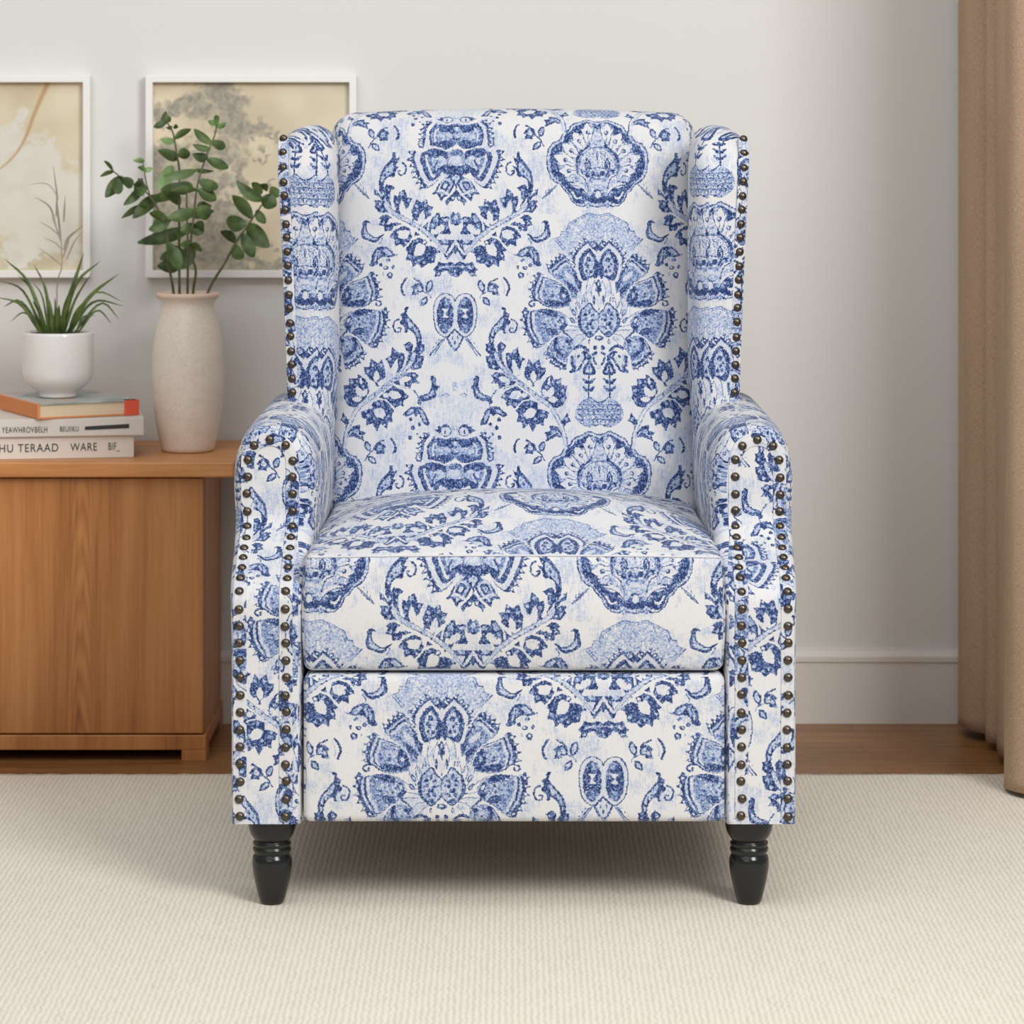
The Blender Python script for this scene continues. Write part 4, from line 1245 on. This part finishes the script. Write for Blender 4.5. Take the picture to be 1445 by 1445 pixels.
# ---------------------------------------------------------------- sideboard
cab = thing('sideboard', 'low honey oak sideboard against the wall, left of the armchair', 'sideboard', (-.95, 1.1, FZ))
XR, YF = -.474, .96
ztop, zt0 = .4505, .4268
def bx(name, mat, parent, *a, bv=.0015):
    return bevel(MB().box(*a).build(name, mat, parent), bv)
zp = at(0, 1037, YF)[2]
zq = at(0, 1058, YF)[2]
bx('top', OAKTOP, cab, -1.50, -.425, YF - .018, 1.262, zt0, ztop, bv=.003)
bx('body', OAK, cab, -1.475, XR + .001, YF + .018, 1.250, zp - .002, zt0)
bx('front_panel', OAKF, cab, -1.47, XR, YF, YF + .018, zp + .002, zt0 - .003)
bx('plinth', OAK, cab, -1.475, XR + .0045, YF - .003, 1.245, zq, zp)
for x0, x1 in ((XR - .033, XR + .0045), (-1.475, -1.437)):
    for y0, y1 in ((YF - .003, YF + .05), (1.19, 1.245)):
        bx('foot', OAK, cab, x0, x1, y0, y1, FZ, zq, bv=.001)

# ---------------------------------------------------------------- books
def rotz(mbx, cx, cy, a):
    c, s = math.cos(a), math.sin(a)
    mbx.v = [(cx + (x - cx) * c - (y - cy) * s, cy + (x - cx) * s + (y - cy) * c, z) for x, y, z in mbx.v]
    return mbx
def book(name, label, corner, ang, w, d, z0, h, cover, left=False):
    # corner: the near corner of the spine side; w along the spine, d across
    t = thing(name, label, 'book', (corner[0], corner[1], z0), 'books stacked on the sideboard')
    x, y = corner
    ct = .0022
    s = -1
    def part(nm, mat, *a, bv=.0008):
        return bevel(rotz(MB().box(*a), x, y, ang).build(nm, mat, t), bv)
    part('spine', cover, x - w, x, y, y + .003, z0, z0 + h)
    part('front_cover', cover, x - w, x, y + .003, y + d, z0 + h - ct, z0 + h)
    part('back_cover', cover, x - w, x, y + .003, y + d, z0, z0 + ct)
    part('pages', PAGES, x - w + .004, x - .004, y + .003, y + d - .005, z0 + ct, z0 + h - ct)
    return t
def lettering(name, text, size, p, ang, parent, stretch=1.0):
    cu = bpy.data.curves.new(name, 'FONT')
    cu.body = text
    cu.size = size
    cu.extrude = .0002
    cu.space_character = 1.12
    cu.materials.append(INKM)
    o = bpy.data.objects.new(name, cu)
    C.objects.link(o)
    o.parent = parent
    o.location = Vector(p) - origin(parent)
    o.rotation_euler = (PI / 2, 0, ang)
    o.scale = (stretch, 1, 1)
    bpy.context.view_layer.update()
    me = bpy.data.meshes.new_from_object(o.evaluated_get(bpy.context.evaluated_depsgraph_get()))
    q = bpy.data.objects.new(name, me)
    C.objects.link(q)
    q.parent, q.location, q.rotation_euler, q.scale = parent, o.location, o.rotation_euler, o.scale
    bpy.data.objects.remove(o)
    q.name = name
    return q
a1 = math.radians(9)
z1, z2, z3, z4 = ztop, ztop + .0350, ztop + .0625, ztop + .0865
p1 = at(189, 640, 1.005)
b1 = book('book', 'thick cream book with black spine title, lowest of the stack', (p1[0], p1[1]), a1, .26, .17, z1 + .0003, z2 - z1 - .0006, CREAM)
c1, s1 = math.cos(a1), math.sin(a1)
def onspine(corner, ang, back, z):
    return (corner[0] - back * math.cos(ang) + .0006 * math.sin(ang), corner[1] - back * math.sin(ang) - .0006 * math.cos(ang), z)
lettering('title_lettering', 'HU TERAAD', .0178, onspine(p1, a1, .2070, z1 + .0115), a1, b1, .86)
lettering('subtitle_lettering', 'WARE', .0172, onspine(p1, a1, .0975, z1 + .0120), a1, b1, .80)
lettering('author_lettering', 'BIF_', .0165, onspine(p1, a1, .0400, z1 + .0125), a1, b1, .56)
a2 = math.radians(9)
p2 = at(203, 606, 1.0)
b2 = book('book', 'pale paperback with black bar on the spine, middle of the stack', (p2[0], p2[1]), a2, .27, .165, z2 + .0003, z3 - z2 - .0006, PALE)
lettering('title_lettering', 'YEAWHROVBELH', .0128, onspine(p2, a2, .2170, z2 + .0070), a2, b2, .64)
lettering('author_lettering', 'BEUIIKU', .0115, onspine(p2, a2, .1290, z2 + .0078), a2, b2, .64)
q0, q1 = onspine(p2, a2, .0905, 0), onspine(p2, a2, .0225, 0)
MB().add([(q0[0], q0[1], z2 + .0095), (q1[0], q1[1], z2 + .0115), (q1[0], q1[1], z2 + .0180), (q0[0], q0[1], z2 + .0150)], [(0, 1, 2, 3)], smooth=False).build('black_bar', INKM, b2)
# the top book lies askew: its near corner shows spine and page edge
a3 = math.radians(27)
p3 = at(53, 588, .965)
t3 = thing('book', 'orange book with grey cover lying askew under the white pot, top of the stack', 'book', (p3[0], p3[1], z3), 'books stacked on the sideboard')
def part3(nm, mat, *a, bv=.0008):
    return bevel(rotz(MB().box(*a), p3[0], p3[1], a3).build(nm, mat, t3), bv)
x, y, z0, h = p3[0], p3[1], z3 + .0003, z4 - z3 - .0006
part3('spine', ORANGE, x, x + .004, y, y + .21, z0, z0 + h)
part3('front_cover', GREY, x + .004, x + .165, y, y + .21, z0 + h - .002, z0 + h)
part3('back_cover', ORANGE, x + .004, x + .165, y, y + .21, z0, z0 + .002)
part3('pages', PAGES, x + .004, x + .162, y + .003, y + .207, z0 + .002, z0 + h - .002)
part3('corner_label', REDOR, x + .142, x + .1655, y - .0008, y + .02, z0, z0 + h)

# ---------------------------------------------------------------- potted grass
PY = 1.085
pc = at(82, 557, PY)
pot = thing('potted_grass', 'small white glazed pot of green grass with one dry plume, on the books', 'potted plant', (pc[0], PY, z4))
S_ = (DC + PY) / FPX
prof = [(0, .0), (0, 24), (1, 26.5), (3, 27), (5, 26.5), (8, 29), (13, 36), (19, 43), (25, 47.5), (31, 49.6), (38, 50.2), (60, 50.4), (88, 50.2), (91.5, 49.6), (92.2, 48.4), (91.5, 47.2), (86, 46.6), (82, 46.5)]
mb = MB()
lathe(mb, [(z * S_, max(r, .05) * S_) for z, r in prof], pc[0], PY, z4 + .0004, 64, True, False)
mb.build('pot', POT, pot)
mb = MB()
lathe(mb, [(80 * S_, 46.8 * S_), (89 * S_, 46.3 * S_), (90.8 * S_, 20 * S_)], pc[0], PY, z4, 40)
mb.build('soil', SOIL, pot)
def blade(mb, pts, w, taper=1.0, seg=12, fold=.25):
    P = curve_pts(pts, 8)
    P = resample(P, seg)
    vs, fs = [], []
    for i, p in enumerate(P):
        t = i / (seg - 1)
        tg = P[min(i + 1, seg - 1)] - P[max(i - 1, 0)]
        s = np.array([tg[2], 0, -tg[0]])
        L2 = np.linalg.norm(s)
        s = s / L2 if L2 > 1e-7 else np.array([1, 0, 0])
        ww = w * (min(1, .55 + t * 1.6)) * (1 - t ** 2.2) ** .8 + .0002
        up = np.array([0, -1, .0])
        vs += [p - s * ww / 2, p + up * ww * fold, p + s * ww / 2]
    for i in range(seg - 1):
        a = i * 3
        fs += [(a, a + 1, a + 4, a + 3), (a + 1, a + 2, a + 5, a + 4)]
    mb.add(vs, fs)
def G(u, v, Y=PY):
    return np.array(at(u / 5.558, 220 + v / 5.558, Y))
BL = [((370, 1350), (200, 1000), (0, 820), 30), ((345, 1340), (240, 1080), (105, 945), 24), ((360, 1330), (200, 1050), (10, 965), 20), ((340, 1320), (180, 1160), (0, 1095), 20), ((340, 1310), (150, 1150), (0, 1195), 26),
      ((330, 1350), (190, 1235), (60, 1310), 14), ((400, 1350), (350, 1050), (250, 850), 26), ((390, 1350), (340, 1100), (265, 980), 16), ((430, 1350), (432, 1200), (420, 1110), 26), ((450, 1350), (560, 1050), (650, 760), 38),
      ((470, 1350), (590, 1010), (790, 820), 32), ((500, 1340), (600, 1130), (740, 910), 20), ((520, 1345), (700, 1110), (940, 920), 32), ((540, 1335), (740, 1075), (970, 1140), 18), ((530, 1320), (720, 1150), (960, 1185), 20),
      ((560, 1320), (770, 1165), (905, 1300), 18), ((590, 1340), (740, 1220), (850, 1335), 16), ((590, 1345), (650, 1265), (745, 1255), 16), ((410, 1350), (405, 1250), (390, 1150), 34), ((460, 1350), (468, 1250), (480, 1160), 40),
      ((500, 1350), (520, 1220), (560, 1080), 34), ((380, 1350), (330, 1220), (290, 1120), 30), ((440, 1350), (445, 1260), (448, 1180), 44), ((540, 1350), (600, 1230), (690, 1120), 26), ((480, 1350), (540, 1150), (600, 960), 40), ((420, 1350), (380, 1220), (360, 1140), 36)]
mb = MB()
rg_ = random.Random(2)
for b0, m0, t0, w in BL:
    dy = rg_.uniform(-.03, .03)
    b0 = G(*b0); b0[1] += dy * .4; b0[2] = z4 + 86 * S_
    m0 = G(*m0); m0[1] += dy
    t0 = G(*t0); t0[1] += dy * 1.7
    blade(mb, [b0, m0, t0], w * 1.22 / 5.558 * S_)
mb.build('leaves', GRASS, pot)
mb = MB()
st = [G(445, 1345), G(450, 1000), G(485, 860), G(475, 600), G(445, 330), G(420, 80)]
tube(mb, curve_pts(st, 6), .0011, .0005, 6)
for q in (((485, 860), (400, 790), (300, 715), 10), ((490, 740), (430, 680), (340, 640), 9), ((470, 630), (390, 560), (305, 515), 9), ((440, 555), (390, 400), (270, 320), 16), ((460, 330), (370, 220), (215, 225), 6), ((500, 740), (540, 640), (655, 545), 24),
          ((520, 820), (580, 680), (650, 590), 12), ((500, 520), (505, 420), (512, 310), 16), ((470, 640), (450, 420), (435, 180), 12), ((490, 800), (530, 700), (545, 640), 14), ((480, 680), (440, 560), (400, 470), 12), ((455, 350), (440, 230), (425, 120), 8), ((440, 480), (445, 360), (450, 260), 14)):
    blade(mb, [G(*q[0]), G(*q[1]), G(*q[2])], q[3] / 5.558 * S_)
mb.build('plume', PLUME, pot)

# ---------------------------------------------------------------- vase and eucalyptus
VY = 1.10
vc = at(265, 630, VY)
S_ = (DC + VY) / FPX
VP = [(0, 0), (0, 34), (1.5, 36.5), (6, 38), (20, 41), (45, 46), (75, 49.7), (105, 51), (130, 50.4), (155, 48), (175, 44), (190, 40), (200, 37.6), (207, 37.4), (212, 39.2), (215.5, 42.5), (217.5, 44), (220, 44.6), (222.5, 44), (223.5, 42.5), (222, 40.5), (212, 36), (200, 33), (180, 34)]
vase = thing('vase', 'tall cream speckled stoneware vase with flared rim on the sideboard', 'vase', (vc[0], VY, ztop))
mb = MB()
lathe(mb, [(z * S_, max(r, .05) * S_) for z, r in VP[:16]], vc[0], VY, ztop + .0004, 64, True, False)
mb.build('body', VASE, vase)
mb = MB()
lathe(mb, [(z * S_, r * S_) for z, r in VP[15:]], vc[0], VY, ztop + .0004, 64, False, False)
mb.build('rim', RIM, vase)
def V_(u, v, Y=VY):
    return np.array(at(130 + u / 4.98, 130 + v / 4.98, Y))
def eleaf(mb, b0, t0, w, tilt=.25):
    b0, t0 = np.array(b0), np.array(t0)
    g = t0 - b0
    L2 = np.linalg.norm(g)
    if L2 < 1e-5:
        return
    d = g / L2
    s = np.array([d[2], 0, -d[0]])
    s /= max(1e-6, np.linalg.norm(s))
    nrm = np.cross(d, s)
    s = s * math.cos(tilt) + nrm * math.sin(tilt)
    nrm = np.cross(d, s)
    vs, fs = [], []
    n = 10
    for i in range(n + 1):
        t = i / n
        ww = w / 2 * (math.sin(PI * min(.985, max(.02, t)) ** .88)) ** .62
        c = b0 + g * t + nrm * (.12 * L2 * math.sin(PI * t))
        for k in (-1, -.5, 0, .5, 1):
            vs.append(c + s * ww * k + nrm * (abs(k) * ww * .28))
    for i in range(n):
        for k in range(4):
            a = i * 5 + k
            fs.append((a, a + 1, a + 6, a + 5))
    mb.add(vs, fs)
STEMS = [
 ('leftmost eucalyptus stem in the vase, arching over the wall towards the pot', [(590, 1520), (575, 1400), (545, 1200), (545, 1050), (520, 900), (470, 800), (400, 700), (330, 650), (230, 600), (165, 550)], -.035,
  [(165, 550, 108, 478, 26), (170, 555, 72, 592, 30), (235, 590, 112, 735, 78), (225, 600, 315, 655, 62), (200, 600, 215, 710, 56), (310, 650, 385, 605, 44), (375, 650, 242, 788, 60), (320, 640, 385, 720, 60), (400, 690, 340, 600, 44), (480, 720, 302, 880, 80), (400, 800, 214, 884, 48), (620, 710, 400, 770, 64), (540, 900, 430, 840, 60), (560, 900, 420, 960, 66), (545, 1050, 640, 1235, 84)], 
  [(385, 480, 303, 478, 34), (380, 545, 440, 530, 40), (400, 560, 352, 520, 32)]),
 ('eucalyptus stem with the tall leafy tip at the left of the bunch in the vase', [(612, 1520), (608, 1400), (600, 1100), (595, 800), (590, 560), (570, 430), (548, 300), (520, 240), (480, 190)], .05,
  [(475, 235, 490, 135, 50), (500, 205, 412, 248, 44), (490, 200, 532, 180, 40), (540, 250, 488, 252, 26), (548, 258, 582, 234, 26), (556, 330, 672, 262, 46), (572, 480, 430, 412, 66), (560, 470, 480, 430, 60), (580, 450, 668, 430, 72), (595, 800, 500, 660, 76), (600, 640, 690, 700, 60), (590, 1235, 426, 1235, 84), (565, 1245, 690, 1085, 110), (530, 1090, 620, 1245, 90), (600, 1150, 450, 1180, 84)],
  [(560, 345, 446, 330, 50), (540, 520, 435, 690, 84)]),
 ('straight dark eucalyptus stem in the middle of the vase', [(671, 1520), (670, 1400), (672, 1100), (665, 900), (660, 640)], .005,
  [(660, 650, 490, 690, 70), (690, 690, 570, 692, 42), (670, 830, 556, 892, 56), (690, 960, 320, 1058, 84), (700, 950, 795, 945, 78), (680, 870, 860, 830, 50), (665, 1000, 720, 920, 54), (560, 890, 430, 940, 66)], []),
 ('eucalyptus stem with the bright green tip leaning right in the vase', [(712, 1520), (715, 1400), (738, 1250), (706, 1100), (730, 900), (760, 650), (820, 450), (880, 300), (898, 200)], -.045,
  [(862, 360, 738, 258, 56), (850, 345, 962, 384, 58), (850, 400, 725, 366, 44), (830, 460, 718, 432, 62), (825, 465, 980, 528, 62), (750, 545, 525, 585, 62), (740, 540, 862, 552, 30), (770, 615, 910, 665, 72), (762, 680, 896, 750, 74), (752, 680, 575, 690, 44), (740, 815, 862, 850, 90), (742, 830, 556, 880, 78), (758, 790, 850, 800, 44), (722, 940, 640, 965, 60), (720, 960, 798, 985, 44), (708, 1060, 782, 1115, 48), (712, 1055, 625, 1065, 54)],
  [(895, 232, 836, 200, 34), (895, 236, 900, 160, 34), (895, 236, 968, 214, 34), (890, 240, 940, 240, 26)]),
 ('rightmost eucalyptus stem in the vase, leaning behind the armchair wing', [(775, 1520), (812, 1410), (930, 1200), (1010, 1050), (1100, 920), (1190, 790), (1275, 670)], .02,
  [(1000, 1062, 898, 980, 66), (990, 1070, 1050, 1175, 76), (1050, 995, 1135, 1160, 78), (1080, 925, 945, 905, 104), (1090, 930, 1235, 1095, 112), (1115, 890, 985, 728, 78), (1150, 830, 1212, 925, 60), (1195, 765, 1000, 628, 78), (1185, 745, 1290, 800, 96), (1220, 700, 1188, 645, 48), (1185, 720, 1120, 636, 56), (1240, 690, 1330, 720, 70)], []),
]
rg_ = random.Random(7)
for label, path, dy, lv, lv2 in STEMS:
    base = V_(*path[0])
    base[1] += dy * .2
    base[2] = ztop + .19
    t = thing('eucalyptus_stem', label, 'plant stem', tuple(base), 'eucalyptus stems in the vase')
    P = []
    for i, q in enumerate(path):
        p = V_(*q)
        p[1] += dy * min(1, i / 4)
        P.append(p)
    P[0] = base
    mb = MB()
    tube(mb, curve_pts(P, 6), .0024, .0010, 8)
    if label.startswith('leftmost'):                       # its side twig with the pale young leaves
        tw = [V_(*q) for q in ((430, 735), (400, 640), (384, 548), (372, 490), (345, 470))]
        for p in tw:
            p[1] += dy
        tube(mb, curve_pts(tw, 5), .0012, .0006, 6)
    mb.build('stalk', STEM, t)
    for nm, mat, lst in (('leaves', EUC, lv), ('young_leaves', EUCL, lv2)):
        if not lst:
            continue
        mb = MB()
        for u0, v0, u1, v1, w in lst:
            e = rg_.uniform(-.025, .025)
            b0 = V_(u0, v0); b0[1] += dy
            t0 = V_(u1, v1); t0[1] += dy + e
            eleaf(mb, b0, t0, w * 1.18 / 4.98 * S_, rg_.uniform(-.5, .5))
        mb.build(nm, mat, t)

# ---------------------------------------------------------------- pictures
def picture_frame(label, x0, x1, y0, y1, mat):
    Yf_ = YW - .024
    a, b_ = at(x0, y1, Yf_), at(x1, y0, Yf_)
    t = thing('picture_frame', label, 'picture', ((a[0] + b_[0]) / 2, YW, a[2]), 'framed prints above the sideboard')
    w = .0118
    X0, X1, Z0, Z1 = a[0], b_[0], a[2], b_[2]
    fr = MB()
    o_ = [(X0, Z0), (X1, Z0), (X1, Z1), (X0, Z1)]
    i_ = [(X0 + w, Z0 + w), (X1 - w, Z0 + w), (X1 - w, Z1 - w), (X0 + w, Z1 - w)]
    vs = [(x, Yf_, z) for x, z in o_] + [(x, Yf_, z) for x, z in i_] + [(x, YW - .001, z) for x, z in o_] + [(x, YW - .008, z) for x, z in i_]
    fs = []
    for k in range(4):
        n = (k + 1) % 4
        fs += [(k, n, 4 + n, 4 + k), (k, 8 + k, 8 + n, n), (4 + k, 4 + n, 12 + n, 12 + k)]
    fs.append((8, 11, 10, 9))
    fr.add(vs, fs, smooth=False)
    bevel(fix_normals(fr.build('frame', FRAME, t)), .001)
    MB().add([(X0 + w, YW - .010, Z0 + w), (X1 - w, YW - .010, Z0 + w), (X1 - w, YW - .010, Z1 - w), (X0 + w, YW - .010, Z1 - w)], [(0, 1, 2, 3)], [[(0, 0), (1, 0), (1, 1), (0, 1)]], smooth=False).build('print', mat, t)
picture_frame('white framed print of pale blossom and a brown branch, above the potted grass', -171, 127, 106, 392, ART1)
picture_frame('white framed print of blotchy grey on beige, behind the eucalyptus', 205, 503, 106, 392, ART2)

# ---------------------------------------------------------------- curtain
cp = [(.83, 1.235), (.775, 1.225), (.728, 1.205), (.7135, 1.178), (.7160, 1.142), (.7285, 1.108), (.752, 1.092), (.80, 1.096), (.815, 1.088), (.80, 1.080), (.755, 1.074), (.7425, 1.052), (.7445, 1.030), (.765, 1.016), (.79, 1.012), (.775, 1.004), (.752, .990), (.742, .955), (.746, .905), (.775, .87), (.815, .83),
      (.783, .785), (.742, .745), (.7185, .705), (.722, .655), (.752, .622), (.795, .600), (.825, .595)]
P = resample(curve_pts(cp, 10), 220)
zs = np.r_[np.linspace(.006, .1, 6), np.linspace(.2, 2.45, 24)]
arc = np.r_[0, np.cumsum(np.linalg.norm(np.diff(P, axis=0), axis=1))]
vs, fs, uv = [], [], []
for j, z in enumerate(zs):
    for i, (x, y) in enumerate(P):
        k = .010 * (1 - z / 2.45)
        vs.append((x - k * math.sin(y * 19 + z * .8) * .25, y + k * math.sin(z * 2.1 + y * 30) * .3, z if j else z + .002 * math.sin(i * .2)))
n = len(P)
for j in range(len(zs) - 1):
    for i in range(n - 1):
        a = j * n + i
        fs.append((a, a + 1, a + n + 1, a + n))
        uv.append([(arc[q], zs[r]) for q, r in ((i, j), (i + 1, j), (i + 1, j + 1), (i, j + 1))])
o = MB().add(vs, fs, uv).build('curtain', CURT, None, (.76, .8, 0))
m = o.modifiers.new('thickness', 'SOLIDIFY')
m.thickness = .003
tag(o, 'brown linen curtain hanging in deep folds at the right edge', 'curtain')
